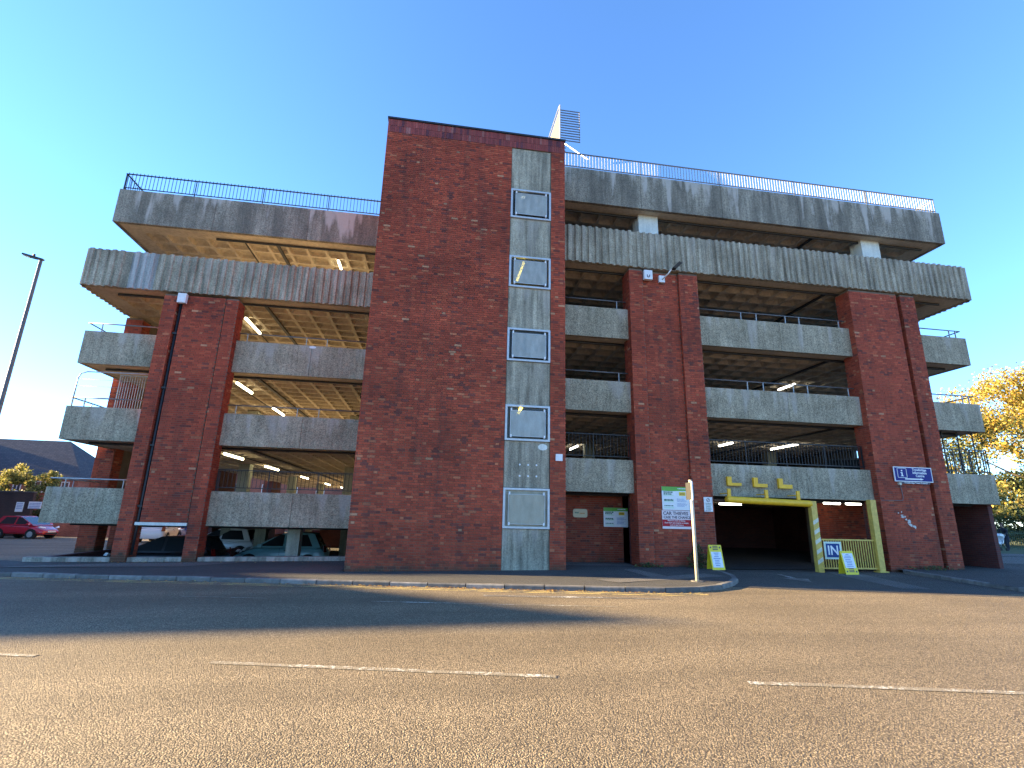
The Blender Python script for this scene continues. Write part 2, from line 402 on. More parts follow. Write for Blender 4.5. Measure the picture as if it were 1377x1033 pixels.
KR = [(16.25, 16.35), (15.95, 15.4), (15.8, 14.6), (15.55, 13.7), (15.3, 12.9), (15.15, 12.2), (15.2, 11.5), (15.6, 11.0), (16.3, 10.7), (17.3, 10.45), (20, 9.9), (30, 8.0), (60, 2)]
kerb(resample(KR, .915), 'kerb', '', flip=1)
pr = MB()
for a, b in zip(KR, KR[1:]):
    if b[0] < 15.2: pr.poly([(a[0]+.05, a[1], .1), (b[0]+.05, b[1], .1), (22, b[1], .1), (22, a[1], .1)])
    elif a[0] < 15.2 or b[0] <= 16: pr.poly([(a[0]+.05, a[1], .1), (b[0]+.05, b[1], .1), (22, b[1], .1), (22, a[1], .1)])
pr.poly([(15.6, 11.0, .1), (16.3, 10.74, .1), (17.3, 10.49, .1), (20, 9.94, .1), (22, 9.55, .1), (22, 11., .1)])
pr.poly([(22, 9.55, .1), (30, 8.05, .1), (60, 2.05, .1), (60, 28, .1), (22, 28, .1)])
pr.poly([(16.25, 16.35, .1), (22, 16.35, .1), (22, 28, .1), (16.25, 17.4, .1)])
tag(pr.build('pavement', PAVE, fix=False), kind='structure')
pth = MB(); pth.poly([(24.5, 19.6, .104), (60, 8, .104), (60, 17, .104), (27, 24.5, .104)]); pth.poly([(27, 25.5, .104), (60, 18.5, .104), (60, 27.5, .104), (30, 27.8, .104)])
tag(pth.build('path', PATCH, fix=False), kind='structure')
dr = MB()
def dz_(y): return .004
dr.poly([(9.15, 16.9, .005), (8.75, 14.2, .005), (7.6, 12.6, .005), (9, 12.05, .005), (13.5, 11.4, .005), (15.1, 11.5, .005), (15.7, 14.5, .005), (16.2, 16.9, .005)])
tag(dr.build('driveway', DRIVE, fix=False), kind='structure')

def strip(name, pts, w, M, lift=.006, seg=10, taper=None):
    b = MB(); P = [Vector(p) for p in pts]
    for a, c in zip(P, P[1:]):
        d = (c-a).normalized(); n_ = Vector((-d.y, d.x))
        for s in range(seg):
            p, q = a+(c-a)*s/seg, a+(c-a)*(s+1)/seg
            w0 = w1 = w
            if taper: w0 = w*(1-taper*s/seg); w1 = w*(1-taper*(s+1)/seg)
            pts4 = [p-n_*w0/2, q-n_*w1/2, q+n_*w1/2, p+n_*w0/2]
            b.poly([(u.x, u.y, zr(u.x, u.y)+lift) for u in pts4])
    return tag(b.build(name, M, fix=False), kind='structure')
strip('centre_line_marking', [(-8.4, 8.35), (-4.5, 7.42)], .10, WLINE)
strip('centre_line_marking', [(-2.38, 6.88), (1.43, 5.87)], .10, WLINE)
strip('centre_line_marking', [(3.36, 5.42), (7.2, 4.55)], .10, WLINE)
strip('lane_line_marking', [(-1.02, 10.98), (1.39, 10.39), (3.6, 9.9)], .06, WLINE)
strip('bay_line_marking', [(1.22, 11.50), (4.86, 10.72)], .19, WLINE2, taper=.45)
strip('lane_line_marking', [(-4.9, 12.0), (-3.1, 11.55)], .05, WLINE)
off = lambda d: [(x+.02*d, y-d) for x, y in KL[1:13]]
strip('yellow_line_marking', off(.20), .09, YLINE, seg=3); strip('yellow_line_marking', off(.42), .09, YLINE, seg=3)
strip('driveway_arrow_marking', [(11.0, 15.6), (10.72, 14.5)], .16, WLINE2, lift=.009)
ar = MB(); ar.poly([(10.35, 14.6, .01), (11.1, 14.4, .01), (10.55, 13.55, .01)]); tag(ar.build('driveway_arrow_marking', WLINE2, fix=False), kind='structure')
dc = MB(); dc.poly([(13.2, 16.3, .009), (14.3, 16.25, .009), (13.0, 12.3, .009), (12.2, 12.4, .009)]); tag(dc.build('driveway_channel', PATCH, fix=False), kind='structure')
pt_ = MB(); pt_.poly([(4.6, 12.5, .105), (8.3, 14.0, .105), (8.0, 14.7, .105), (5.8, 13.6, .105), (4.2, 13.1, .10)]); pt_.poly([(5.9, 13.6, .105), (6.5, 13.9, .105), (6.3, 15.7, .105), (5.9, 15.7, .105)])
tag(pt_.build('pavement_patch', PATCH, fix=False), kind='structure')
pt_ = MB(); pt_.poly([(-12.2, 17.0, -.118), (-7.2, 17.2, -.068), (-5.8, 18.4, -.045), (-9, 18.5, -.092)]); tag(pt_.build('pavement_patch', PATCH, fix=False), kind='structure')
gr = MB(); gr.poly([(26, 28.2, .12), (140, 5, .12), (200, 160, .12), (24, 160, .12)]); tag(gr.build('park_grass', GRASS, fix=False), kind='structure')

# ------------------------------------------------------------------ the car park
CP = empty('car_park', (0, 0, 0), 'brick and ribbed concrete multi-storey car park across the road', 'car park')
YL, YR = 19.1, 16.85

PAL = [((.335, .060, .029), 50), ((.285, .052, .027), 25), ((.38, .078, .036), 15), ((.17, .043, .031), 6.5), ((.40, .125, .06), 3.), ((.42, .20, .11), .7)]
def bt(shift=1., purple=0.):
    c = random.choices([p[0] for p in PAL], [p[1] for p in PAL])[0]; k_ = random.uniform(.82, 1.18)*shift
    return (c[0]*k_*(1-.15*purple), c[1]*k_, c[2]*k_*(1+.8*purple))
BW, BH, J = .225, .075, .010
def brick_face(b, p0, u, v_h, n_, width, z0, z1, depth=.055, proud=.012, shift=1., holes=(), maxcount=None, sink=None):
    """running-bond bricks on the plane p0 + s*u + z; n_ = outward normal. adds to MB b; returns cells"""
    cells = []
    rows = int((z1-z0)/BH+1e-6)
    for r_ in range(rows):
        z = z0+r_*BH; s = -(.169 if r_ % 2 else 0.); head = False
        while s < width-.02:
            BW = .1125 if head else .225; head = not head
            a = max(s, 0)+J/2; e = min(s+BW, width)-J/2
            if e-a > .03:
                zc = z+BH/2; ok = True; segs = [(a, e)]
                for (h0, h1, hz0, hz1) in holes:
                    if hz0 < zc < hz1:
                        ns = []
                        for (q0, q1) in segs:
                            if q1 <= h0 or q0 >= h1: ns.append((q0, q1)); continue
                            if q0 < h0-.02: ns.append((q0, h0-J/2))
                            if q1 > h1+.02: ns.append((h1+J/2, q1))
                        segs = ns
                for (q0, q1) in segs:
                    if q1-q0 > .02: cells.append((q0, q1, z+J/2, z+BH-J/2))
            s += BW
    return cells
def add_cells(b, cells, p0, u, n_, proud=.012, shift=1., purple=None):
    p0 = Vector(p0); u = Vector(u); n_ = Vector(n_); Z = Vector((0, 0, 1))
    for (a, e, z0, z1) in cells:
        pr_ = proud+random.uniform(-.003, .004); t = bt(shift, purple(z0) if purple else 0.)
        base = [p0+u*a+Z*z0, p0+u*e+Z*z0, p0+u*e+Z*z1, p0+u*a+Z*z1]
        i = len(b.v); b.v += [tuple(q-n_*.004) for q in base]+[tuple(q+n_*pr_) for q in base]
        for f in ((4, 5, 6, 7), (0, 1, 5, 4), (1, 2, 6, 5), (2, 3, 7, 6), (3, 0, 4, 7)): b.f.append(tuple(i+j for j in f)); b.t.append(t); b.mi.append(0)
X1, Y1, nY, nX, pX = (1, 0, 0), (0, 1, 0), (0, -1, 0), (-1, 0, 0), (1, 0, 0)

# --- stair tower
TX0, TX1, TY, TY1, TZ = -2.26, 4.06, 15.42, 22.2, 14.93
SX0, SX1 = 2.12, 3.55                       # the concrete and glass strip
WIN = [(11.58, 12.71), (8.98, 10.13), (6.41, 7.53), (3.845, 4.975), (1.235, 2.42)]
t = MB(); e_ = .02
t.box(TX0+e_, SX0, TY+e_, TY1, -.3, TZ-.02); t.box(SX1, TX1-e_, TY+e_, TY1, -.3, TZ-.02)
t.box(SX0, SX1, TY+e_, TY1, 14.40, TZ-.02)
tower = t.build('stair_tower', MORTAR, CP)
cells = brick_face(None, None, None, None, None, TX1-TX0, 0, 14.40-.0, holes=[(SX0-TX0, SX1-TX0, -1, 14.405)])
indiv, rest = [], []
for c in cells: (indiv if (c[3] < 1.05 and c[0] < 4.4) else rest).append(c)
indiv = sorted(indiv, key=lambda c: c[2])[:300]; keep = set(indiv); rest = [c for c in cells if c not in keep]
purple = lambda z: max(0., (z-8)/7)*0
bb = MB(); add_cells(bb, rest, (TX0, TY+e_, 0), X1, nY)
# side faces of the tower
cs = brick_face(None, None, None, None, None, 2.0, 0, 14.4); add_cells(bb, cs, (TX1-e_, TY+e_, 0), Y1, pX)
cs = brick_face(None, None, None, None, None, 3.9, 0, 14.4); add_cells(bb, cs, (TX0+e_, TY+e_, 0), Y1, nX)
# two soldier courses under the coping
for r_ in range(2):
    s = 0.
    while s < TX1-TX0-.01:
        z = 14.40+r_*.262
        add_cells(bb, [(s+.004, min(s+.074, TX1-TX0), z+.006, z+.258)], (TX0, TY+e_, 0), X1, nY, proud=.016, shift=.9, purple=lambda z: 1.1)
        s += .078
tag(bb.build('brickwork', BRICK, tower, fix=False), kind='stuff')
cache = {}
for (a, e, z0, z1) in indiv:                # the nearest bricks, one object each
    key = (round(e-a, 3), random.randrange(14))
    if key not in cache:
        b = MB(); add_cells(b, [(0, e-a, 0, z1-z0)], (0, 0, 0), X1, nY)
        o = b.build('brick', BRICK, tower, local=True, fix=False); o.location = (TX0+a, TY+e_, z0); cache[key] = o
    else: inst(cache[key], (TX0+a, TY+e_, z0), tower)
c_ = MB(); c_.box(TX0-.025, TX1+.025, TY-.035, TY1+.03, TZ, TZ+.065); c_.build('coping', DARKM, tower)
# the strip: panels and windows
pan = [(1.235, -.25), (3.845, 2.42), (6.41, 4.975), (8.98, 7.53), (11.58, 10.13), (14.40, 12.71)]
for (zt, zb) in pan:
    b = MB(); b.box(SX0+.012, SX1-.012, TY+.045, TY+.16, zb+.012, zt-.012); b.build('concrete_panel', CONC_PANEL, CP)
bk = MB(); bk.box(SX0+.05, SX1-.05, TY+1.3, TY+1.4, -.2, 14.4); bk.build('stair_back_wall', mat('pale_plaster', None, (.38, .36, .30), .9), CP)
for i, (z0, z1) in enumerate(WIN):
    cream = i == 4; w = MB(); F = .065; x0, x1 = SX0+.005, SX1-.005; yf = TY-.012
    w.box(x0, x1, yf, yf+.09, z1-F, z1-.004); w.box(x0, x1, yf, yf+.09, z0+.004, z0+F)
    w.box(x0, x0+F, yf, yf+.09, z0+F, z1-F); w.box(x1-F, x1, yf, yf+.09, z0+F, z1-F)
    fr = w.build('window', ALU, CP)
    p = MB(); p.box(x0+F, x1-F, yf+.07, yf+.076, z0+F, z1-F); p.build('pane', FROST2 if cream else DIMGLASS, fr)
    s_ = MB(); m_ = .12; s_.box(x0+F+m_*.7, x1-F-m_*.7, yf-.03, yf-.022, z0+F+m_*.5, z1-F-m_)
    s_.build('guard_sheet', FROST2 if cream else SHEET, fr)
    gb = MB()
    for zz in (z0+F+m_*.5, z1-F-m_-.012): gb.box(x0+F+m_*.7, x1-F-m_*.7, yf-.036, yf-.03, zz, zz+.012)
    for xx in (x0+F+m_*.7, x1-F-m_*.7-.012): gb.box(xx, xx+.012, yf-.036, yf-.03, z0+F+m_*.5+.012, z1-F-m_-.012)
    gb.build('guard_frame', ALU, fr)
    for xx in (x0+F+.10, x1-F-.14):
        for zz in (z0+F+.03, z1-F-.14):
            q = MB(); q.box(xx, xx+.04, yf-.045, yf+.05, zz, zz+.085); q.build('bracket', WHITE, fr)
# --- plaques of repair on the strip
rp = MB()
for xx in (2.62, 2.88, 3.14):
    for zz in (2.78, 3.12): rp.prism([(xx+.028*math.cos(a*.9), TY+.042, zz+.03*math.sin(a*.9)) for a in range(7)], (0, .004, 0))
rp.build('filler_spot', WHITE, CP)
rp = MB(); rp.prism([(3.33+.15*math.cos(a*.52), TY+.04, 3.68+.10*math.sin(a*.52)) for a in range(12)], (0, .006, 0)); rp.build('filler_patch', PAINTC, CP)
bx('alarm_box', WHITE, CP, 3.73, 3.94, TY-.05, TY+.02, 3.27, 3.48)

# --- piers
def clad(core, x0, x1, y, z0, z1, side=None, sx=None, shift=1., ylen=.8):
    pass
def pier(parts, z0, z1, ydepth, sides, soffit=None):
    """parts: (x0, x1, yfront, zbottom)"""
    core = MB()
    for (x0, x1, y, zb) in parts: core.box(x0+.012, x1-.012, y+.012, y+ydepth, zb, z1)
    c = core.build('brick_pier', MORTAR, CP)
    b = MB()
    for (x0, x1, y, zb) in parts: add_cells(b, brick_face(None, None, None, None, None, x1-x0, zb, z1), (x0, y+.012, 0), X1, nY)
    for (x, ya, yb, zb, sgn) in sides: add_cells(b, brick_face(None, None, None, None, None, yb-ya, zb, z1), (x-.012*sgn, ya+.01, 0), Y1, (sgn, 0, 0))
    tag(b.build('brickwork', BRICK, c, fix=False), kind='stuff')
    return c
# left pier: leg, groove, recessed panel down to the lintel, leg
PL = 18.75
pier([(-9.93, -9.48, PL, -.2), (-9.48, -9.30, PL+.22, 1.13), (-9.30, -7.86, PL+.03, 1.13), (-7.84, -7.41, PL, -.2)], -.2, 9.08, .62,
     [(-7.41, PL, PL+.62, -.2, 1), (-9.48, PL, PL+.62, -.2, 1), (-9.93, PL, PL+.62, -.2, -1)])
b = MB(); b.box(-9.42, -7.86, PL+.0, PL+.5, 1.03, 1.125); b.build('lintel', PAINTC, CP)
b = MB(); b.tube([(-9.39, PL+.12, 9.0), (-9.39, PL+.12, 1.2), (-9.39, PL+.12, .1)], .045); b.build('downpipe', DARKM, CP, smooth=True)
b = MB()
for zz in (1.6, 3.6, 5.6, 7.6): b.box(-9.46, -9.32, PL+.05, PL+.2, zz, zz+.06)
b.build('downpipe_clip', DARKM, CP)
# left end pier (on the side wall)
core = MB(); core.box(-12.84, -12.21, 21.91, 22.5, -1, 9.15); core.box(-12.84, -12.21, 23.85, 24.45, -1, 9.15); core.box(-12.80, -12.25, 22.5, 23.85, 1.0, 9.15)
c = core.build('brick_pier', MORTAR, CP); b = MB()
add_cells(b, brick_face(None, None, None, None, None, .63, -.9, 9.12), (-12.84, 21.91, 0), X1, nY)
add_cells(b, brick_face(None, None, None, None, None, .58, -.9, 9.12), (-12.21, 21.92, 0), Y1, pX)
add_cells(b, brick_face(None, None, None, None, None, .58, -.9, 9.12), (-12.84, 21.92, 0), Y1, nX)
add_cells(b, brick_face(None, None, None, None, None, .63, -.9, 1.0), (-12.84, 23.85, 0), X1, nY)
tag(b.build('brickwork', BRICK, c, fix=False), kind='stuff')
# second row of the left wing side: more end piers further back
for yy in (32.4, 42.5):
    core = MB(); core.box(-12.84, -12.21, yy, yy+2.5, -1, 9.15); core.build('brick_pier', BWALL, CP)
# middle pier
PM = 16.6
pier([(6.82, 7.36, PM, 0), (7.36, 8.80, PM+.10, 0), (8.80, 9.56, PM, 0)], 0, 10.72, .7,
     [(6.82, PM, PM+.7, 0, -1), (9.56, PM, PM+.7, 0, 1), (7.36, PM, PM+.10, 0, 1), (8.80, PM, PM+.10, 0, -1)])
# right pier
pier([(16.05, 18.22, PM, 0), (18.22, 18.42, PM+.22, 0), (18.42, 19.09, PM+.02, 0)], 0, 10.72, .7,
     [(16.05, PM, PM+.7, 0, -1), (19.09, PM+.02, PM+.7, 0, 1), (18.42, PM+.02, PM+.24, 0, -1)])
# end wall below the right wing
core = MB(); core.box(21.57, 22.36, 18.62, 21.2, 0, 2.45); c = core.build('brick_pier', MORTAR, CP); b = MB()
add_cells(b, brick_face(None, None, None, None, None, .79, 0, 2.42), (21.57, 18.62, 0), X1, nY); add_cells(b, brick_face(None, None, None, None, None, 2.5, 0, 2.42), (21.57, 18.62, 0), Y1, nX)
tag(b.build('brickwork', BRICK, c, fix=False), kind='stuff')

# --- deck slabs with coffered soffits
def slab(x0, x1, y0, y1, zb, th=.42, band=.56, pitch=.76):
    b = MB()
    nx = int((x1-x0-2*band)/pitch); ny = int((y1-y0-2*band)/pitch)
    cx0 = x0+band; cy0 = y0+band; cx1 = cx0+nx*pitch; cy1 = cy0+ny*pitch
    for (a, c, d, e) in ((x0, x1, y0, cy0), (x0, x1, cy1, y1), (x0, cx0, cy0, cy1), (cx1, x1, cy0, cy1)):
        b.poly([(a, d, zb), (a, e, zb), (c, e, zb), (c, d, zb)])
    for i in range(nx):
        for j in range(ny):
            X = cx0+i*pitch; Y = cy0+j*pitch
            R0 = [(X, Y), (X+pitch, Y), (X+pitch, Y+pitch), (X, Y+pitch)]
            def octo(m_, c, z): 
                a, e = m_, pitch-m_
                return [(X+a+c, Y+a, z), (X+e-c, Y+a, z), (X+e, Y+a+c, z), (X+e, Y+e-c, z), (X+e-c, Y+e, z), (X+a+c, Y+e, z), (X+a, Y+e-c, z), (X+a, Y+a+c, z)]
            k0 = len(b.v)
            b.v += [(x, y, zb) for x, y in R0]+octo(.05, .07, zb)+octo(.085, .09, zb+.15)+octo(.17, .13, zb+.22)
            F = [(0, 1, 5, 4), (1, 6, 5), (1, 2, 7, 6), (2, 8, 7), (2, 3, 9, 8), (3, 10, 9), (3, 0, 11, 10), (0, 4, 11)]
            for L in (4, 12):
                for q in range(8): F.append((L+q, L+(q+1) % 8, L+8+(q+1) % 8, L+8+q))
            F.append(tuple(range(20, 28)))
            for f in F: b.f.append(tuple(k0+q for q in f)); b.t.append(None); b.mi.append(0)
    b.poly([(x0, y0, zb+th), (x1, y0, zb+th), (x1, y1, zb+th), (x0, y1, zb+th)], mi=1)
    for (p, q) in (((x0, y0), (x1, y0)), ((x1, y0), (x1, y1)), ((x1, y1), (x0, y1)), ((x0, y1), (x0, y0))):
        b.poly([(p[0], p[1], zb), (q[0], q[1], zb), (q[0], q[1], zb+th), (p[0], p[1], zb+th)], mi=1)
    return b.build('deck_slab', [SOFFIT, DECK], CP, fix=False)
LZ = [(1.05, 2.18), (3.76, 4.885), (6.42, 7.60), (9.22, 10.635), (11.97, 13.34)]
RZ = [(2.45, 3.55), (5.24, 6.34), (7.99, 9.14), (10.78, 12.25), (13.52, 15.01)]
LX0, LX1, LYB = -12.44, 1.6, 52.
RX0, RX1, RYB = 4.06, 21.48, 36.
for i, (zb, zt) in enumerate(LZ):
    dx = -.36 if i == 3 else 0
    slab(LX0+.14+dx, LX1, YL+.14-(.3 if i == 3 else 0), LYB, zb+.01)
for i, (zb, zt) in enumerate(RZ):
    dx = .36 if i == 3 else 0
    slab(RX0, RX1-.14+dx, YR+.14-(.3 if i == 3 else 0), RYB, zb+.01)

# --- parapets
def plain_panel(x0, x1, y, zb, zt, M, back=False):
    b = MB(); g_ = .006
    b.box(x0+g_, x1-g_, y, y+.14, zb-.012, zt); return b.build('parapet_panel', M, CP)
def side_panel(x, y0, y1, zb, zt, M, sgn):
    b = MB(); b.box(min(x, x+.14*sgn), max(x, x+.14*sgn), y0+.006, y1-.006, zb-.012, zt); return b.build('parapet_panel', M, CP)
def cuts(a, b, L):
    n = max(1, round((b-a)/L)); return [a+(b-a)*i/n for i in range(n+1)]
for i, (zb, zt) in enumerate(LZ):
    if i == 3: continue
    M = CONC_TOP if i == 4 else CONC
    xs = cuts(LX0, -2.0, 3.4) if i == 4 else [LX0, -9.6, -7.5, -4.75, -2.0]
    for a, b in zip(xs, xs[1:]): plain_panel(a, b, YL, zb, zt, M)
    ys = cuts(YL+.15, LYB, 4.8)
    for a, b in zip(ys, ys[1:]): side_panel(LX0, a, b, zb, zt, M, 1)
    plain_panel(LX0+.15, LX1, LYB, zb, zt, M)
for i, (zb, zt) in enumerate(RZ):
    if i == 3: continue
    M = CONC_TOP if i == 4 else CONC
    xs = cuts(RX0+.01, RX1, 3.5) if i == 4 else [RX0+.01, 7.0, 9.4, 13.0, 16.2, 18.9, RX1]
    for a, b in zip(xs, xs[1:]): plain_panel(a, b, YR, zb, zt, M)
    ys = cuts(YR+.15, RYB, 4.8)
    for a, b in zip(ys, ys[1:]): side_panel(RX1, a, b, zb, zt, M, -1)
def ribbed(p0, u, n_, L, zb, zt, M):
    """ribbed panel from p0 along u, outward normal n_"""
    p0 = Vector(p0); u = Vector(u); n_ = Vector(n_); prof = []; s = 0.
    prof.append((.004, 0))
    while s < L-.28:
        a = random.uniform(.075, .10); c = random.uniform(.09, .13); d = random.uniform(.055, .08)
        prof += [(s+a, 0), (s+a+.03, d), (s+a+.03+c, d), (s+a+.06+c, 0)]; s += a+.06+c
    prof.append((L-.004, 0))
    b = MB(); n = len(prof)
    for z in (zb, zt):
        for (s_, d) in prof:
            P = p0+u*s_+n_*d; b.v.append((P.x, P.y, z+random.uniform(-.012, .012)*(d > 0)))
    for (s_, z) in ((.004, zb), (L-.004, zb), (.004, zt), (L-.004, zt)):
        P = p0+u*s_-n_*.14; b.v.append((P.x, P.y, z))
    for i in range(n-1): b.f.append((i, i+1, n+i+1, n+i))
    B = 2*n
    b.f.append(tuple(range(n-1, -1, -1))+(B, B+1)); b.f.append(tuple(range(n, 2*n))+(B+3, B+2))
    b.f += [(B, 0, n, B+2), (n-1, B+1, B+3, 2*n-1), (B+1, B, B+2, B+3)]
    b.t = [None]*len(b.f); b.mi = [0]*len(b.f)
    o = b.build('ribbed_panel', M, CP)
    if M is CONC_RIB_PALE: o['label'] = 'paler replaced ribbed concrete panel'
    return o
zb, zt = LZ[3]; YC = YL-.28
segs = [(-12.80, -11.28, CONC_RIB), (-11.28, -10.42, CONC_RIB_PALE), (-10.42, -7.6, CONC_RIB), (-7.6, -4.8, CONC_RIB), (-4.8, -2.0, CONC_RIB)]
for a, b, M in segs: ribbed((a, YC, 0), X1, nY, b-a, zb-.012, zt, M)
ys = cuts(YC+.02, LYB, 3.0)
for a, b in zip(ys, ys[1:]): ribbed((-12.80, b, 0), (0, -1, 0), nX, b-a, zb-.012, zt, CONC_RIB)
zb, zt = RZ[3]; YC2 = YR-.28
xs = cuts(RX0+.01, 21.84, 2.9)
for a, b in zip(xs, xs[1:]): ribbed((a, YC2, 0), X1, nY, b-a, zb-.012, zt, CONC_RIB)
ys = cuts(YC2+.02, RYB, 3.0)
for a, b in zip(ys, ys[1:]): ribbed((21.84, a, 0), Y1, pX, b-a, zb-.012, zt, CONC_RIB)

# --- inner walls, columns, floors
b = MB(); b.box(1.62, 4.04, 22.25, LYB, -1, 13.4); b.build('light_block_wall', BWALL, CP)  # unseen wall added to block light crossing from the left decks
b = MB(); b.box(RX0, RX1, RYB, RYB+.2, 0, 13.5); b.build('rear_wall', GREYCLAD, CP)
b = MB()
for x0 in (5, 11.8, 18): b.box(x0, x0+3.2, RYB-.1, RYB-.003, 3.0, 10.6)
b.build('rear_cladding', mat('pale_cladding', f_conc((.2, .2, .16), (.28, .27, .22), 0, .6, 0), rough=.8), CP)
b = MB(); b.box(RX0, 6.82, 18.0, 18.22, 0, 2.44); c = b.build('recess_wall', MORTAR, CP); b = MB()
add_cells(b, brick_face(None, None, None, None, None, 2.76, .1, 2.42), (RX0, 18.0, 0), X1, nY, shift=.8); tag(b.build('brickwork', BRICK, c, fix=False), kind='stuff')
b = MB(); b.box(15.5, 18.2, 19.6, 19.8, 0, 2.44); c = b.build('entrance_side_wall', MORTAR, CP); b = MB()
add_cells(b, brick_face(None, None, None, None, None, 2.7, 0, 2.42), (15.5, 19.6, 0), X1, nY, shift=.8); tag(b.build('brickwork', BRICK, c, fix=False), kind='stuff')
bx('end_wall', GREYCLAD, CP, 21.1, 21.3, 23.0, RYB, 2.9, 13.5)
bx('entrance_cross_wall', BWALL, CP, 9.31, 21.2, 30.0, 30.2, 0, 2.44)
for a in ((6.85, 9.5, 17.32, 17.5), (16.1, 19.0, 17.32, 17.5), (21.3, 21.48, 17.2, RYB), (9.0, 9.3, 17.503, 30)): bx('ground_floor_wall', BWALL, CP, *a, 0, 2.44)
b = MB(); b.poly([(RX0, 16.9, .03), (RX1, 16.9, .03), (RX1, RYB, .03), (RX0, RYB, .03)]); b.build('ground_floor', mat('shade_dark_floor', f_asphalt((.03, .03, .03), (.05, .05, .05), (.08, .08, .08)), rough=.9), CP, fix=False)  # floor colour darkened to carry the deep shade inside the entrance
b = MB(); b.poly([(LX0+.2, YL+.1, -.80), (LX1, YL+.1, -.80), (LX1, LYB, -.80), (LX0+.2, LYB, -.80)]); b.build('basement_floor', DRIVE, CP, fix=False)
bx('basement_cross_wall', BWALL, CP, -7.4, 1.6, 38, 38.2, -.8, 1.06)
b = MB(); b.box(-12.26, -12.06, YL+.1, 32, -.82, -.02); b.box(-12.26, -12.06, 32, LYB, -.82, -.5); b.box(-12.05, 1.6, LYB, LYB+.2, -.82, -.1); b.build('retaining_wall', BWALL, CP)
b = MB(); b.prism([(-11.9, 22.5, -.8), (-8.2, 24.6, -.8), (-8.2, 24.6, .0)], (.12, .2, 0)); b.build('ramp_wall', BWALL, CP)
def lowwall(x0, x1):
    n = 4; m_ = MB(); 
    for i in range(n):
        a = x0+(x1-x0)*i/n; e = x0+(x1-x0)*(i+1)/n
        m_.prism([(a, 18.82, zp(a)-.9), (e, 18.82, zp(e)-.9), (e, 18.82, zp(e)+.135), (a, 18.82, zp(a)+.135)], (0, .28, 0))
    m_.build('low_wall', CONC_WALL, CP)
lowwall(-12.42, -9.94); lowwall(-9.47, -7.86); lowwall(-7.39, -2.3)
for (x, y, M) in ((-8.02, 19.75, COLC), (-4.85, 20.5, COLC), (-7.1, 24.2, COLC), (-4.1, 27.5, COLC), (-7.9, 33, COLC), (-10.2, 29, COLC), (-3., 35, COLC), (-9, 42, COLC)):
    w = .16 if y < 20 else .22
    bx('column', M, CP, x-w, x+w, y-w, y+w, -.8, 1.06)
for (x0, x1) in ((7.6, 8.42), (17.72, 18.6)): bx('column', PAINTC, CP, x0, x1, 17.3, 17.9, 11.2, 13.53)['label'] = 'white painted stub column'
for z0, z1 in ((1.47, 3.76), (4.18, 6.42), (6.84, 9.22)):
    for y in (27., 36., 45.): bx('column', COLC, CP, -9.4, -8.9, y, y+.5, z0, z1+.01); bx('column', COLC, CP, -4.4, -3.9, y, y+.5, z0, z1+.01)
for z0, z1 in ((2.87, 5.24), (5.66, 7.99), (8.41, 10.78)):
    for x in (7.6, 12.4, 17.7): bx('column', COLC, CP, x, x+.5, 25, 25.5, z0, z1+.01)
# services under the soffits
for i, (zb, zt) in enumerate(LZ):
    b = MB(); y = YL+.60-(.28 if i == 3 else 0)
    b.tube([(LX0+.6 if i < 4 else -9.0, y, zb-.05), (-2.2, y, zb-.05)], .045, 6); b.build('service_pipe', DARKM, CP)
    b = MB(); b.box(-6.78, -6.66, y+.05, 45, zb-.06, zb-.0); b.build('cable_tray', DARKM, CP)
    b = MB(); b.box(-8.0, -7.96, y+.05, 45, zb-.03, zb-.0); b.build('conduit', DARKM, CP)
for i, (zb, zt) in enumerate(RZ):
    b = MB(); y = YR+.60-(.28 if i == 3 else 0)
    b.tube([(RX0+.05, y, zb-.05), (RX1-.6, y, zb-.05)], .05, 6); b.build('service_pipe', DARKM, CP)
    b = MB(); b.box(15.5, 15.62, y+.06, 35, zb-.06, zb-.0); b.build('cable_tray', DARKM, CP)

# --- railings
def railing(name, x0, x1, y, zb, zt, pitch, barM, railM, kind='round', gap=.12, spike=0., posts=3.0, label=None, axis='x', lowrail=True):
    P = (lambda s, d, z: (s, y+d, z)) if axis == 'x' else (lambda s, d, z: (y+d, s, z))
    b = MB(); q = b
    def bar(bb, s0, s1, d0, d1, z0, z1):
        A = P(s0, d0, z0); B = P(s1, d1, z1); bb.box(min(A[0], B[0]), max(A[0], B[0]), min(A[1], B[1]), max(A[1], B[1]), min(z0, z1), max(z0, z1))
    bar(b, x0, x1, -.022, .022, zt-.016, zt+.016)
    if lowrail: bar(b, x0, x1, -.016, .016, zb+gap-.014, zb+gap+.014)
    s = x0+.02; 
    n = max(1, round((x1-x0)/posts))
    for i in range(n+1):
        s = x0+.02+(x1-x0-.04)*i/n; bar(b, s-.013, s+.013, -.015, .015, zb, zt-.02)
    r = b.build(name, railM, CP)
    if label: r['label'] = label
    if kind is None: return r
    proto = None; s = x0+.09; z0 = zb+gap+.014; z1 = zt-.02
    while s < x1-.05:
        if proto is None:
            k_ = MB(); w, d = (.008, .008) if kind == 'round' else (.005, .022)
            if axis != 'x': w, d = d, w
            k_.box(-w, w, -d, d, 0, z1-z0)
            if spike: k_.box(-w, w, -d, d, z1-z0+.041, z1-z0+.041+spike)
            proto = k_.build('baluster', barM, r, local=True); c = P(s, 0, z0); proto.location = Vector(c)
        else: inst(proto, P(s, 0, z0), r)
        s += pitch
    return r
railing('roof_railing', -12.38, -2.3, YL+.08, 13.34, 14.06, .132, DARKM, DARKM, spike=.05, posts=2.5, label='dark spiked railing on the left roof edge')
railing('roof_railing', YL+.1, 24.0, -12.36, 13.34, 14.06, .132, DARKM, DARKM, axis='y', spike=.05, posts=2.4, label='dark spiked railing along the left roof end')
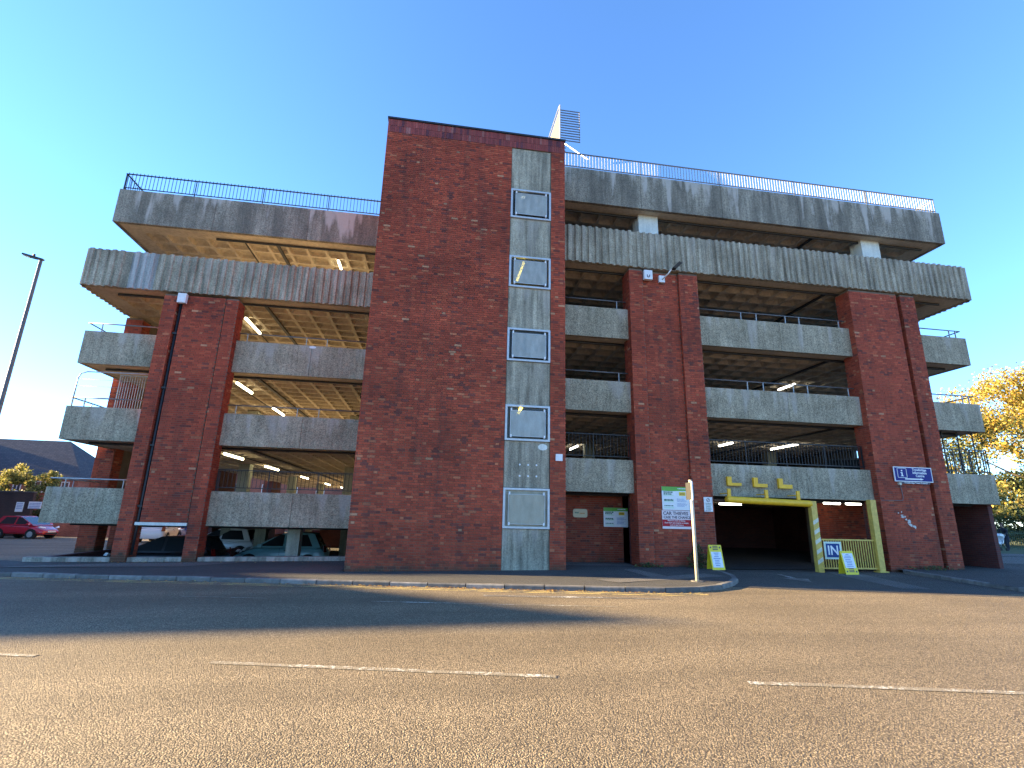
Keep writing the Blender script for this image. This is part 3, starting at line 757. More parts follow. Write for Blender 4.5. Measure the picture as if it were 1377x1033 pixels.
railing('roof_railing', 4.15, 21.40, YR+.08, 15.01, 15.73, .125, BRIGHTBAR, GREYM, kind='flat', posts=3.4, label='pale flat-bar railing on the right roof edge')
railing('roof_railing', YR+.2, 22.0, 21.40, 15.01, 15.73, .125, BRIGHTBAR, GREYM, kind='flat', axis='y', posts=2.4, label='pale flat-bar railing along the right roof end')
railing('deck_railing', -7.36, -2.3, YL+.16, 2.20, 2.92, .135, DARKM, DARKM, posts=1.7)
railing('deck_railing', 4.12, 6.8, YR+.18, 3.55, 4.43, .125, DARKM, DARKM, posts=1.3)
railing('deck_railing', 9.6, 16.0, YR+.18, 3.55, 4.43, .125, DARKM, DARKM, posts=1.6)
railing('deck_railing', 19.1, 21.44, YR+.10, 3.55, 4.50, .125, DARKM, DARKM, posts=.8)
railing('deck_railing', YR+.15, 21.5, 21.40, 3.55, 4.50, .13, DARKM, DARKM, axis='y', posts=1.5)
cage = railing('cage_railing', -11.5, -9.95, YL+.9, 4.89, 6.25, .085, GALV, GALV, posts=1.6, label='tall galvanised cage bars')
b = MB(); b.tube([(-12.35, YL+.1, 4.9), (-12.35, YL+.1, 5.9), (-12.28, YL+.1, 6.06), (-12.1, YL+.1, 6.13), (-9.95, YL+.1, 6.16)], .022, 8); b.tube([(-12.35, YL+.1, 5.62), (-10, YL+.1, 5.62)], .004, 4); b.tube([(-12.35, YL+.1, 5.86), (-10, YL+.1, 5.86)], .004, 4); b.build('cage_frame', GALV, CP, smooth=True)
def handrail(x0, x1, y, zb, h, M, endloop=0, posts=()):
    b = MB(); z = zb+h
    path = [(x0, y, z), (x1, y, z)]
    b.tube(path, .024, 8)
    if endloop: xe = x0 if endloop < 0 else x1; b.tube([(xe, y, z), (xe-endloop*.0, y+2.6, z)], .024, 8); b.tube([(xe-endloop*.02, y+1.1, zb-.3), (xe-endloop*.02, y+1.1, z)], .015, 6)
    r = b.build('handrail', M, CP, smooth=True)
    for px in posts:
        p = MB(); p.box(px-.012, px+.012, y-.03, y+.01, zb-.02, z-.015); p.build('post', GALV, r)
    return r
for z, hx in ((4.885, .33), (7.60, .34)):
    handrail(LX0-.02, -9.95, YL+.16, z, hx, GREYM, -1, (-12.0, -10.15))
    handrail(-7.4, -2.25, YL+.16, z, hx, GREYM, 0, (-7.1, -5.0, -4.25, -2.6))
handrail(LX0-.02, -9.95, YL+.16, 2.18, .29, GALV, -1, (-12.0, -10.25))
for z in (6.34, 9.14):
    handrail(4.12, 6.8, YR+.16, z, .36, GREYM, 0, (4.4, 6.45))
    handrail(9.6, 16.02, YR+.16, z, .36, GREYM, 0, (9.75, 11.5, 12.15, 13.4, 14.0, 15.75))
    handrail(19.1, RX1-.03, YR+.16, z, .36, GREYM, 1, (20.9, 21.2))
b = MB()
for x in (19.9, 20.6, 21.3): b.tube([(x, YR+.4, 3.4), (x, YR+.4, 5.25)], .025, 6)
b.build('slender_post', DARKM, CP)
b = MB()
for k_ in range(16):
    t_ = k_/15; x = 16.75+t_*.55+random.uniform(-.06, .06); z = 2.05-t_*.55+random.uniform(-.05, .05); w, h = random.uniform(.015, .09), random.uniform(.012, .05)
    b.prism([(x-w, PM-.008, z), (x, PM-.008, z-h), (x+w, PM-.008, z+h*.3), (x+w*.2, PM-.008, z+h)], (0, .012, 0))
b.build('paint_scuff', PAINTC, CP)
b = MB(); b.prism([(-4.72+.13*math.cos(a*.7), YL-.004, 7.56+.05*math.sin(a*.7)-.02) for a in range(9)], (0, .003, 0)); b.build('bird_dropping', WHITE, CP)

# ------------------------------------------------------------------ strip lights
def strip_light(x, y, z, L, M, label, axis='y', group='strip lights under the decks'):
    o = empty('strip_light', (x, y, z), label, 'strip light', group)
    b = MB(); 
    if axis == 'y': b.box(-.055, .055, -L/2, L/2, -.02, .0)
    else: b.box(-L/2, L/2, -.055, .055, -.02, 0)
    b.build('housing', GREYM, o, local=True)
    b = MB(); p = [(0, -L/2+.03, -.06), (0, L/2-.03, -.06)] if axis == 'y' else [(-L/2+.03, 0, -.06), (L/2-.03, 0, -.06)]
    b.tube(p, .05, 8); b.build('tube', M, o, smooth=True, local=True)
LA = 'lit strip light '
for x, y, z, L, M, lb in (
    (-7.9, 21.8, 9.20, 1.9, LAMP, LA+'above the plain parapet below the left ribbed band'),
    (-4.49, 20.9, 11.95, .8, LAMP, LA+'between the left roof slab and ribbed band'),
    (-7.7, 21.4, 6.40, 1.8, LAMP, LA+'nearest the brick pier above the second left parapet'),
    (-7.75, 26.4, 6.40, 1.9, LAMP, LA+'half hidden by the handrail above the second left parapet'),
    (-8.05, 22.4, 3.74, 2.1, LAMP, LA+'nearest the brick pier above the lowest left parapet'),
    (-8.15, 28.0, 3.74, 2.3, LAMP, 'second '+LA+'from the pier above the lowest left parapet'),
    (-8.15, 35.1, 3.74, 1.9, LAMP, 'third '+LA+'from the pier above the lowest left parapet'),
    (-8.15, 42.8, 3.74, 2.1, LAMP, 'fourth '+LA+'from the pier above the lowest left parapet'),
    (-7.9, 48.7, 3.74, 2.2, LAMP, 'farthest '+LA+'above the lowest left parapet'),
    (7.3, 26.1, 5.22, 1.5, LAMPW, LA+'above the parapet between tower and middle pier'),
    (13.85, 22.6, 5.22, 1.2, LAMPW, LA+'low beside the middle pier behind the dark bars'),
    (16.85, 22.5, 5.22, 2.0, LAMPW, LA+'behind the dark bars nearest the right pier'),
    (16.6, 21.5, 7.97, 1.2, LAMPW, LA+'behind the second right parapet'),
): strip_light(x, y, z, L, M, lb)
strip_light(13.9, 22.7, 2.43, 1.15, LAMPW, LA+'inside the entrance left of the yellow post', 'x')
strip_light(15.6, 18.4, 2.43, .75, LAMPW, LA+'right of the yellow post, left of a pair', 'x')
strip_light(16.55, 18.4, 2.43, .7, LAMPW, LA+'right of the yellow post, right of a pair', 'x')
for (x, z, L, dx) in ((2.42, 9.25, .85, .22), (2.55, 4.72, .5, .2), (2.5, 12.45, .2, .12)):
    o = empty('stair_light', (x, TY+.12, z), {9.25: 'long yellow tube glowing behind the second tower window from the top', 4.72: 'short yellow tube glowing behind the fourth tower window from the top', 12.45: 'stub of pale tube behind the topmost tower window'}[z], 'strip light', 'stair lights in the tower')
    b = MB(); b.tube([(0, 0, 0), (dx, 0, L*.85 if z < 10 else .06)], .045, 8); b.build('tube', LAMPY if z < 10 else LAMPW, o, local=True, smooth=True)
    b = MB(); b.tube([(-.02, .05, 0), (dx-.02, .05, L*.85 if z < 10 else .06)], .03, 6); b.build('housing', GREYM, o, local=True)

# ------------------------------------------------------------------ fixtures on the walls
o = empty('floodlight_box', (-9.28, PL-.16, 8.73), 'small white box at the top of the left brick pier', 'alarm box')
b = MB(); b.box(-.14, .14, 0, .15, 0, .36); b.build('body', WHITE, o, local=True); b = MB(); b.box(-.1, .1, -.01, 0, .03, .2); b.build('cover', S_WHITE, o, local=True)
o = empty('floodlight_box', (7.54, PM-.12, 10.28), 'white box marked with a U at the top of the middle pier', 'alarm box')
b = MB(); b.box(-.16, .16, 0, .13, 0, .37); b.build('body', WHITE, o, local=True); b = MB()
pth_ = [(-.045, -.004, .18), (-.045, -.004, .11), (-.02, -.004, .085), (.02, -.004, .085), (.045, -.004, .11), (.045, -.004, .18)]
b.tube(pth_, .014, 6); b.build('symbol', S_DK, o, local=True)
o = empty('camera_bracket', (8.12, PM-.02, 10.26), 'white wall bracket holding a dark camera arm on the middle pier', 'camera')
b = MB(); b.box(-.11, .11, 0, .1, 0, .27); b.build('plate', WHITE, o, local=True)
b = MB(); b.tube([(0, 0, .1), (.12, -.25, .22), (.2, -.42, .36)], .025, 8); b.build('arm', WHITE, o, smooth=True, local=True)
b = MB(); b.prism([(.16, -.40, .33), (.32, -.38, .31), (.52, -.46, .52), (.38, -.48, .56)], (.04, -.12, .04)); b.build('camera_housing', DARKM, o, local=True)

def board(name, x0, x1, y, z0, z1, M, label, cat, group=None, t=.02, mats=None):
    o = empty(name, ((x0+x1)/2, y, z0), label, cat, group)
    bx('panel', M, o, x0, x1, y-t, y, z0, z1); return o
def printed(o, rows, y, M, name='printed_lines'):
    b = MB()
    for (x0, x1, z, h) in rows: b.box(x0, x1, y-.003, y, z-h/2, z+h/2)
    return b.build(name, M, o)
def greek(o, x0, x1, z, h, y, M, words=4, name='printed_lines'):
    """a line of illegible small print as short dashes"""
    rows = []; s = x0
    while s < x1-.01:
        w = random.uniform(.025, .07)*min(1, (x1-x0)/.25); rows.append((s, min(s+w, x1), z, h)); s += w+.014
    return rows
def tariff(x0, z0, w, h, y, label, dim=False):
    o = board('tariff_board', x0, x0+w, y, z0, z0+h, S_WHITE, label, 'notice board', 'tariff boards')
    f = y-.02
    b = MB(); n = 8
    for i in range(n):
        a = x0+w*i/n; e = x0+w*(i+1)/n; c1 = .10+.035*math.sin(i*.7); c2 = .10+.035*math.sin((i+1)*.7)
        b.prism([(a, f-.003, z0+h), (e, f-.003, z0+h), (e, f-.003, z0+h*(1-.14-c2*.4)), (a, f-.003, z0+h*(1-.14-c1*.4))], (0, .003, 0))
    b.build('header_band', S_GREEN, o)
    rows = greek(o, x0+w*.58, x0+w*.92, z0+h*.925, .03, 0, 0)
    printed(o, rows, f-.003, S_WHITE)
    rows = []
    for k_, zz in enumerate((.76, .68)): rows += greek(o, x0+w*.06, x0+w*(.40-.05*k_), z0+h*zz, .045, 0, 0)
    printed(o, rows, f, S_GTXT)
    for zz in (.62, .36, .10): printed(o, [(x0+w*.06, x0+w*.42, z0+h*zz, .05)], f-.001, S_PALE)
    rows = []
    for zz in (.44, .40, .18): rows += greek(o, x0+w*.07, x0+w*.40, z0+h*zz, .03, 0, 0)
    printed(o, rows, f-.003, S_GTXT)
    printed(o, [(x0+w*.62, x0+w*.86, z0+h*.70, h*.16)], f, S_YEL, 'yellow_plate')
    printed(o, greek(o, x0+w*.65, x0+w*.84, z0+h*.72, .03, 0, 0)+greek(o, x0+w*.65, x0+w*.84, z0+h*.67, .03, 0, 0), f-.003, S_OR)
    rows = []
    for zz in (.48, .44, .40, .36, .28, .24, .2, .16): rows += greek(o, x0+w*.54, x0+w*random.uniform(.78, .94), z0+h*zz, .012, 0, 0)
    printed(o, rows, f, S_BTXT)
    return o
YP = PM+.10-.012
tariff(7.73, 1.915, .99, .77, YP, 'green and white tariff board above the red warning sign')
tariff(6.10, 1.30, .90, .66, 17.985, 'green and white tariff board on the dark recess wall')
o = board('warning_sign', 7.70, 8.72, YP, 1.30, 1.90, S_PINK, 'white and red car thieves warning sign on the middle pier', 'sign')
f = YP-.02
printed(o, [(7.70, 8.72, 1.49, .22)], f, S_RED, 'red_band')
text('CAR THIEVES', 7.74, f-.002, 1.80, .155, S_DK, o, 'LEFT', .0035, sx=.98)
text('CASE THE CHANCE', 7.75, f-.002, 1.672, .115, S_DK, o, 'LEFT', .003, sx=.95)
for zz, tx in ((1.565, 'Please be aware of thieves'), (1.495, "Don't leave any property on display"), (1.425, "Lock it, don't lose it")): text(tx, 8.2, f-.005, zz, .062, S_WHITE, o, 'CENTER', .0008, sx=.95)
o = board('small_notice', 9.19, 9.50, PM-.004, 1.89, 2.37, S_WHITE, 'small white notice with a round symbol beside the entrance', 'sign')
f = PM-.024; b = MB(); b.tube([(9.345+.055*math.cos(a*.524), f-.002, 2.27+.055*math.sin(a*.524)) for a in range(13)], .008, 4); b.tube([(9.31, f-.002, 2.24), (9.38, f-.002, 2.30)], .007, 4); b.build('symbol', S_DK, o)
rows = []
for zz in (2.16, 2.11, 2.06, 2.01, 1.97): rows += greek(o, 9.25, 9.44, zz, .022, 0, 0)
printed(o, rows, f, S_GTXT); printed(o, greek(o, 9.23, 9.42, 1.92, .02, 0, 0), f, S_DK)
o = empty('wall_plaque', (5.24, 17.985, 1.60), 'small cream oval plaque on the dark recess wall', 'sign')
b = MB(); pts = []
for cx, cz, a0 in ((.19, .07, -90), (.19, .22, 0), (-.19, .22, 90), (-.19, .07, 180)):
    for a in (0, 30, 60, 90): pts.append((5.24+cx+.07*math.cos(R(a0+a)), 17.965, 1.6+cz+.07*math.sin(R(a0+a))))
b.prism(pts, (0, .02, 0)); b.build('panel', S_CREAM, o); printed(o, greek(o, 5.05, 5.2, 1.76, .05, 0, 0), 17.965, S_GTXT); printed(o, greek(o, 5.22, 5.42, 1.74, .04, 0, 0), 17.965, S_OR)
# blue information sign on the right pier
o = board('information_sign', 16.73, 18.33, PM-.04, 3.145, 3.68, S_WHITE, 'blue Trowbridge Information Centre sign with arrow on the right pier', 'sign', t=.03)
f = PM-.07
bx('blue_face', S_BLUE, o, 16.76, 18.30, f-.003, f, 3.172, 3.653)
b = MB(); pts = []
for cx, cz, a0 in ((.16, -.14, -90), (.16, .14, 0), (-.16, .14, 90), (-.16, -.14, 180), (.16, -.14, -90)):
    for a in (0, 45, 90): pts.append((17.06+cx+.03*math.cos(R(a0+a)), f-.006, 3.455+cz+.03*math.sin(R(a0+a))))
b.tube(pts, .012, 4); b.build('symbol_border', S_WHITE, o)
b = MB(); b.box(17.03, 17.08, f-.006, f-.003, 3.36, 3.48); b.box(17.0, 17.03, f-.006, f-.003, 3.45, 3.48); b.box(17.0, 17.11, f-.006, f-.003, 3.335, 3.36); b.prism([(17.055+.032*math.cos(a*.7), f-.006, 3.54+.032*math.sin(a*.7)) for a in range(9)], (0, .003, 0)); b.build('symbol', S_WHITE, o)
for zz, tx in ((3.585, 'Trowbridge'), (3.475, 'Information'), (3.365, 'Centre')): text(tx, 17.80, f-.004, zz, .125, S_WHITE, o, bold=.003)
b = MB(); b.box(17.15, 17.85, f-.006, f-.003, 3.222, 3.268); b.prism([(17.80, f-.007, 3.285), (17.80, f-.007, 3.205), (17.93, f-.007, 3.245)], (0, .003, 0)); b.build('arrow', S_WHITE, o)
o2 = board('council_name_strip', 16.98, 18.2, PM-.04, 3.075, 3.135, S_DK, 'thin lettered strip below the blue information sign', 'sign'); text('Trowbridge Town Council', 17.59, PM-.062, 3.105, .078, S_WHITE, o2, bold=.001, sx=1.15)
o = empty('junction_box', (16.93, PM-.02, 3.02), 'small cream junction box with cable below the information sign', 'junction box')
b = MB(); b.box(-.05, .05, -.05, .03, 0, .09); b.build('box', CREAM, o, local=True)
b = MB(); b.tube([(.02, 0, 0), (.05, 0, -.2), (.06, 0, -.46), (.03, 0, -.55), (-.4, 0, -.57), (-.85, 0, -.58)], .012, 6); b.build('cable', GREYM, o, smooth=True, local=True)

# ------------------------------------------------------------------ height gantry, posts, gate
YG = 16.3
o = empty('height_gantry', (13.08, YG, 0), 'yellow height limit bar with striped post at the entrance', 'height barrier')
b = MB(); b.tube([(9.86, YG, 2.30), (12.98, YG, 2.235)], .112, 20, cap=False); b.tube([(9.861, YG, 2.30), (9.87, YG, 2.30)], .09, 20)
b.build('crossbar', YELLOW, o, smooth=True)
b = MB(); b.box(12.94, 13.15, YG-.085, YG+.085, 0.004, 2.33); b.build('post', YELLOW2, o)
b = MB()
for i in range(5):
    z = .25+i*.32; b.prism([(12.94, YG-.088, z), (13.15, YG-.088, z+.12), (13.15, YG-.088, z+.25), (12.94, YG-.088, z+.13)], (0, .003, 0))
b.build('stripe', YSTRIPE, o)
for x in (9.97, 11.35, 12.55): b = MB(); b.box(x-.055, x+.055, YG-.03, YG+.03, 2.36, 2.66); b.box(x-.015, x+.015, YG+.03, YR-.004, 2.50, 2.53); b.build('hanger', YELLOW, o)
for i, x in enumerate((10.33, 11.33, 12.30)):
    b = MB(); b.box(x-.1, x+.06, YR-.10, YR-.003, 2.80-.02*i, 3.11); b.box(x+.06, x+.42, YR-.10, YR-.003, 2.80-.02*i, 2.90); b.build('angle_bracket', YELLOW, o)
o = empty('steel_post', (15.5, YG+.1, 0), 'plain pale yellow post at the right of the entrance', 'post')
b = MB(); b.box(15.36, 15.58, YG+.02, YG+.2, .004, 2.44); b.build('upright', YELLOW2, o); b = MB(); b.box(15.3, 15.64, YG-.04, YG+.24, .004, .05); b.build('base_plate', YELLOW2, o)
b = MB(); b.tube([(9.55, YG+.25, 2.26), (9.95, YG+.25, 2.25)], .05, 8); o = b.build('rusty_bracket', RUST); tag(o, 'short rusty brown pipe end beside the yellow crossbar', 'pipe')
o = empty('guard_railing', (14.3, 16.42, 0), 'pale yellow guard railing between the two entrance posts', 'railing')
yg = 16.42; b = MB(); b.box(13.16, 15.35, yg-.025, yg+.025, 1.03, 1.08); b.box(13.16, 15.35, yg-.025, yg+.025, .10, .15); b.build('rail', YELLOW2, o)
pro = None; s = 13.22
while s < 15.33:
    if pro is None: k_ = MB(); k_.box(-.014, .014, -.014, .014, 0, .88); pro = k_.build('bar', YELLOW2, o, local=True); pro.location = Vector((s, yg, .15))-Vector(o.location)
    else: inst(pro, (s, yg, .15), o)
    s += .094
o = board('in_sign', 13.36, 14.02, yg-.03, .42, .99, S_PALE, 'square blue IN sign on the yellow railing', 'sign', t=.02)
f = yg-.05; bx('blue_face', S_NAVY, o, 13.43, 13.95, f-.003, f, .48, .93); text('IN', 13.69, f-.004, .695, .42, S_WHITE, o, bold=.008)
def aboard(x, y, w, h, z, rz, label, header_top=True, lean=.16):
    o = empty('a_board', (x, y, z), label, 'A-board', 'yellow A-boards', rz)
    def pan(sgn):
        b = MB(); d = Vector((0, sgn*-lean*0, 0)); y0 = sgn*lean
        b.prism([(-w/2, y0, 0), (w/2, y0, 0), (w/2, 0, h), (-w/2, 0, h)], (0, .018, 0)); return b
    pan(-1).build('front_panel', S_YEL, o, local=True); pan(1).build('rear_panel', S_YEL, o, local=True)
    def on(u, v, d=.004): t_ = v/h; return (u, -lean*(1-t_)-d, v)
    def quad(u0, u1, v0, v1, M, name, d=.004): b = MB(); b.prism([on(u0, v0, d), on(u1, v0, d), on(u1, v1, d), on(u0, v1, d)], (0, .003, 0)); return b.build(name, M, o, local=True)
    v0, v1 = (h*.10, h*.72) if header_top else (h*.28, h*.9)
    quad(-w*.4, w*.4, v0, v1, S_WHITE, 'notice_sheet')
    b = MB()
    for i in range(8):
        vv = v0+(v1-v0)*(.1+.8*i/7); ww = random.uniform(.12, .30)*w
        b.prism([on(-ww, vv, .008), on(ww*random.uniform(.5, 1), vv, .008), on(ww*random.uniform(.5, 1), vv+.018, .008), on(-ww, vv+.018, .008)], (0, .003, 0))
    b.build('printed_lines', S_BTXT, o, local=True)
    b = MB(); vs = (.93, .865, .80) if header_top else (.24, .17, .11)
    for vv in vs: b.prism([on(-w*.2, h*vv, .006), on(w*.2, h*vv, .006), on(w*.2, h*vv+.025, .006), on(-w*.2, h*vv+.025, .006)], (0, .003, 0))
    vv = .9 if header_top else .13
    for u in (-w*.36, w*.36): b.prism([(on(u+.028*math.cos(a*.8), h*vv+.028*math.sin(a*.8), .006)) for a in range(8)], (0, .003, 0))
    b.build('header_print', S_DK, o, local=True)
    return o
aboard(9.05, 15.86, .44, .74, .105, .04, 'yellow A-board standing beside the middle pier and weeds')
aboard(13.60, 15.70, .46, .72, .012, -.02, 'yellow A-board leaning before the railing and IN sign', False)
# street sign pole
o = empty('sign_pole', (6.78, 12.83, .1), 'cream metal pole with an edge-on sign plate at the kerb', 'sign pole')
b = MB(); b.tube([(0, 0, -.05), (0, 0, 1.55), (-.02, 0, 2.53)], .042, 12); b.build('pole', CREAM, o, smooth=True, local=True)
b = MB(); b.box(-.075, -.055, -.15, .17, 2.02, 2.46); b.build('sign_plate', DARKM, o, local=True)
b = MB(); b.box(-.085, -.045, -.175, -.152, 2.0, 2.48); b.build('plate_edge', S_WHITE, o, local=True)
b = MB(); b.box(-.05, .05, -.055, .055, 2.06, 2.40); b.build('clamp', DARKM, o, local=True)
b = MB(); b.prism([(.16*math.cos(a*.6), .16*math.sin(a*.6), .0) for a in range(11)], (0, 0, .02)); b.build('footing', PATCH, o, local=True)

# fan guard on the roof beside the tower
o = empty('roof_fan_guard', (4.6, 18.0, 15.2), 'slatted metal screen on the roof behind the tower corner', 'screen')
z = 17.02
for i in range(13):
    b = MB(); zz = 18.75-i*.128; b.box(4.54, 5.42-(.0 if i < 12 else .0), 17.99, 18.01, zz-.022, zz+.022); b.build('slat', GREYM, o)
for i in range(7):
    b = MB(); zz = 17.0-i*.16; b.box(4.42, 4.42+.40-.03*i, 17.99, 18.01, zz-.02, zz+.02); b.build('slat', GREYM, o)
b = MB(); b.tube([(4.52, 18.0, 15.1), (4.52, 18.0, 19.0)], .035, 6); b.tube([(5.40, 18.03, 17.25), (5.40, 18.03, 18.8)], .015, 6); b.tube([(4.6, 18.0, 17.15), (5.5, 17.2, 15.75)], .025, 6); b.build('upright', GALV, o)
b = MB(); b.prism([(4.49, 18.0, 15.2), (4.49, 18.0, 18.75), (4.0, 18.9, 16.9), (4.0, 18.9, 15.2)], (.03, .02, 0)); b.build('side_sheet', mat('pale_sheet', f_paintmetal((.15, .13, .10), .3), rough=.6), o)
b = MB(); b.tube([(3.98, 18.95, 15.2), (3.98, 18.95, 17.05), (4.49, 18.02, 18.95)], .03, 6); b.build('brace', GALV, o)

# ------------------------------------------------------------------ vehicles
def car(name, loc, rz, paint, label, L=3.9, Wd=1.66, H=1.46, hood=.9, group=None, van=False):
    o = empty(name, loc, label, 'car', group, rz)
    P = mat('paint_'+name, None, paint, .28); P.node_tree.nodes['Principled BSDF'].inputs['Coat Weight'].default_value = .6
    h = L/2; hw = Wd/2
    zb, zbelt = .24, H*.60
    # stations: x, z top of lower body, half width, roof z or None, roof half width
    st = [(-h, .62, .80), (-h+.06, .82, .90), (-h+.35, zbelt+.03, .97), (-h+.9, zbelt+.02, 1.), (0, zbelt, 1.), (h-hood-.35, zbelt-.01, 1.), (h-hood+.05, zbelt-.02, .98), (h-.45, zbelt-.16, .94), (h-.1, zbelt-.30, .84), (h, .50, .74)]
    b = MB(); n = 0; rings = []
    for x, zt, w in st:
        w *= hw; zt = max(zt, .5)
        ring = [(x, -w*.9, zb), (x, -w*.99, zb+.12), (x, -w, (zb+zt)/2), (x, -w*.95, zt-.05), (x, -w*.8, zt), (x, 0, zt+.03), (x, w*.8, zt), (x, w*.95, zt-.05), (x, w, (zb+zt)/2), (x, w*.99, zb+.12), (x, w*.9, zb)]
        rings.append(ring)
    m_ = len(rings[0])
    for r_ in rings: b.v += r_
    for i in range(len(rings)-1):
        for j in range(m_): k_ = (j+1) % m_; b.f.append((i*m_+j, i*m_+k_, (i+1)*m_+k_, (i+1)*m_+j))
    b.f += [tuple(range(m_)), tuple((len(rings)-1)*m_+j for j in reversed(range(m_)))]
    b.t = [None]*len(b.f); b.mi = [0]*len(b.f)
    body = b.build('body', P, o, smooth=True, local=True); sub = body.modifiers.new('subdivision', 'SUBSURF'); sub.levels = sub.render_levels = 2
    # cabin
    c0 = (-h+.22, zbelt+.0); c1 = (-h+.55, H-.03); c2 = (-h+1.2, H); c3 = (h-hood-1.05, H-.03); c4 = (h-hood+.12, zbelt-.02)
    prof = [c0, c1, c2, c3, c4]
    b = MB(); wl = lambda z: hw*(.93-.22*(z-zbelt)/(H-zbelt))
    for x, z in prof: b.v += [(x, -wl(z), z), (x, wl(z), z)]
    for i in range(4): b.f.append((2*i, 2*i+1, 2*i+3, 2*i+2))
    b.f += [(0, 2, 4, 6, 8), (9, 7, 5, 3, 1), (8, 9, 1, 0)]; b.t = [None]*7; b.mi = [0]*7
    b.build('roof', P, o, local=True)
    def on_side(sgn, pts): return [(x, sgn*(wl(z)+.006), z) for x, z in pts]
    zl, zh = zbelt+.05, H-.09
    for sgn in (-1, 1):
        xs_a = -h+.55; xm = -.18; xf = h-hood-.18
        for nm, q in (('rear_window', [(xs_a, zl), (xm-.05, zl), (xm-.05, zh), (xs_a+.25, zh)]), ('front_window', [(xm+.05, zl), (xf, zl), (xf-.72, zh), (xm+.05, zh)])):
            b = MB(); b.prism(on_side(sgn, q), (0, sgn*.006, 0)); b.build(nm, GLASS, o, local=True)
        b = MB(); b.prism([(xf-.1, sgn*(hw*.95), zbelt), (xf+.08, sgn*(hw*.95), zbelt), (xf+.05, sgn*(hw*.95), zbelt+.13), (xf-.1, sgn*(hw*.95), zbelt+.13)], (0, sgn*.16, 0)); b.build('wing_mirror', P, o, local=True)
        b = MB(); b.box(-.02, -.012, sgn*hw*.985-.004, sgn*hw*.985+.004, zb+.12, zbelt-.03); b.box(-.34, -.2, sgn*(hw*1.0)-.012, sgn*(hw*1.0)+.012, zbelt-.13, zbelt-.1); b.build('door_trim', DARKM, o, local=True)
    def lift(p, q, w_in): # windscreens
        (xa, za), (xb, zb_) = p, q; d = Vector((xb-xa, 0, zb_-za)); nn = Vector((-d.z, 0, d.x)).normalized()*.008
        A = [(xa+d.x*.1, -wl(za+d.z*.1)*w_in, za+d.z*.1), (xa+d.x*.1, wl(za+d.z*.1)*w_in, za+d.z*.1), (xa+d.x*.9, wl(za+d.z*.9)*w_in, za+d.z*.9), (xa+d.x*.9, -wl(za+d.z*.9)*w_in, za+d.z*.9)]
        return [tuple(Vector(a)+nn) for a in A], nn
    for nm, (p, q) in (('windscreen', (c3, c4)), ('tailgate_glass', (c0, c1))):
        A, nn = lift(p, q, .93); b = MB(); b.prism(A, -nn*.8); b.build(nm, GLASS, o, local=True)
    HL = mat('headlamp_glass', None, (.75, .77, .8), .15); TLm = mat('tail_lamp', None, (.12, .006, .006), .2)
    for sgn in (-1, 1):
        b = MB(); b.prism([(h-.16, sgn*hw*.52, .66), (h-.26, sgn*hw*.90, .70), (h-.34, sgn*hw*.92, .80), (h-.22, sgn*hw*.55, .75)], (.10, 0, .02)); b.build('headlight', HL, o, local=True)
        b = MB(); b.prism([(-h+.0, sgn*hw*.70, .72), (-h+.08, sgn*hw*.95, .72), (-h+.12, sgn*hw*.93, .98), (-h+.08, sgn*hw*.72, .98)], (-.02, 0, 0)); b.build('tail_light', TLm, o, local=True)
        for xw in (-h+.68, h-.72):
            b = MB(); b.tube([(xw, sgn*(hw-.20), .30), (xw, sgn*(hw+.004), .30)], .345, 20); b.build('wheel_arch', BLACK, o, local=True)
            b = MB(); b.tube([(xw, sgn*(hw-.19), .29), (xw, sgn*(hw+.012), .29)], .29, 20); wh = b.build('wheel', BLACK, o, local=True)
            b = MB(); b.tube([(xw, sgn*(hw-.0), .29), (xw, sgn*(hw+.02), .29)], .19, 14); b.build('rim', GALV, wh, local=True)
    b = MB(); b.box(h-.05, h+.012, -.30, .30, .42, .52); b.build('number_plate', S_WHITE, o, local=True)
    b = MB(); b.box(h-.09, h+.005, -.45, .45, .30, .40); b.build('grille', DARKM, o, local=True)
    return o
car('parked_car', (-27.0, 40.6, zr(-27, 40.6)), R(-8), (.42, .012, .03), 'small red hatchback parked on the side street', L=3.5, H=1.46, hood=.75, group='parked cars')
car('parked_car', (-6.15, 24.3, -.80), R(182), (.16, .36, .42), 'pale blue hatchback parked in the basement bay', L=3.7, H=1.5, group='parked cars')
car('parked_car', (-9.45, 21.5, -.80), R(176), (.012, .012, .014), 'black hatchback nearest the low wall in the basement', L=3.9, H=1.42, group='parked cars')
car('parked_car', (-10.4, 29.5, -.80), R(170), (.62, .64, .66), 'white car behind the black hatchback in the basement', L=3.9, H=1.45, group='parked cars')
car('parked_car', (-14.5, 36.8, zr(-14.5, 36.8)), R(128), (.02, .05, .15), 'dark blue car seen under the left pier lintel', L=4.0, H=1.5, group='parked cars')
car('parked_car', (-17.6, 38.3, zr(-17.6, 38.3)), R(100), (.60, .60, .62), 'white car half hidden behind the left pier leg', L=4.0, H=1.5, group='parked cars')
car('parked_car', (19.4, 22.4, 2.88), R(150), (.06, .065, .07), 'dark grey car behind the bars of the first right deck', L=4.3, H=1.75, hood=.9, group='parked cars')

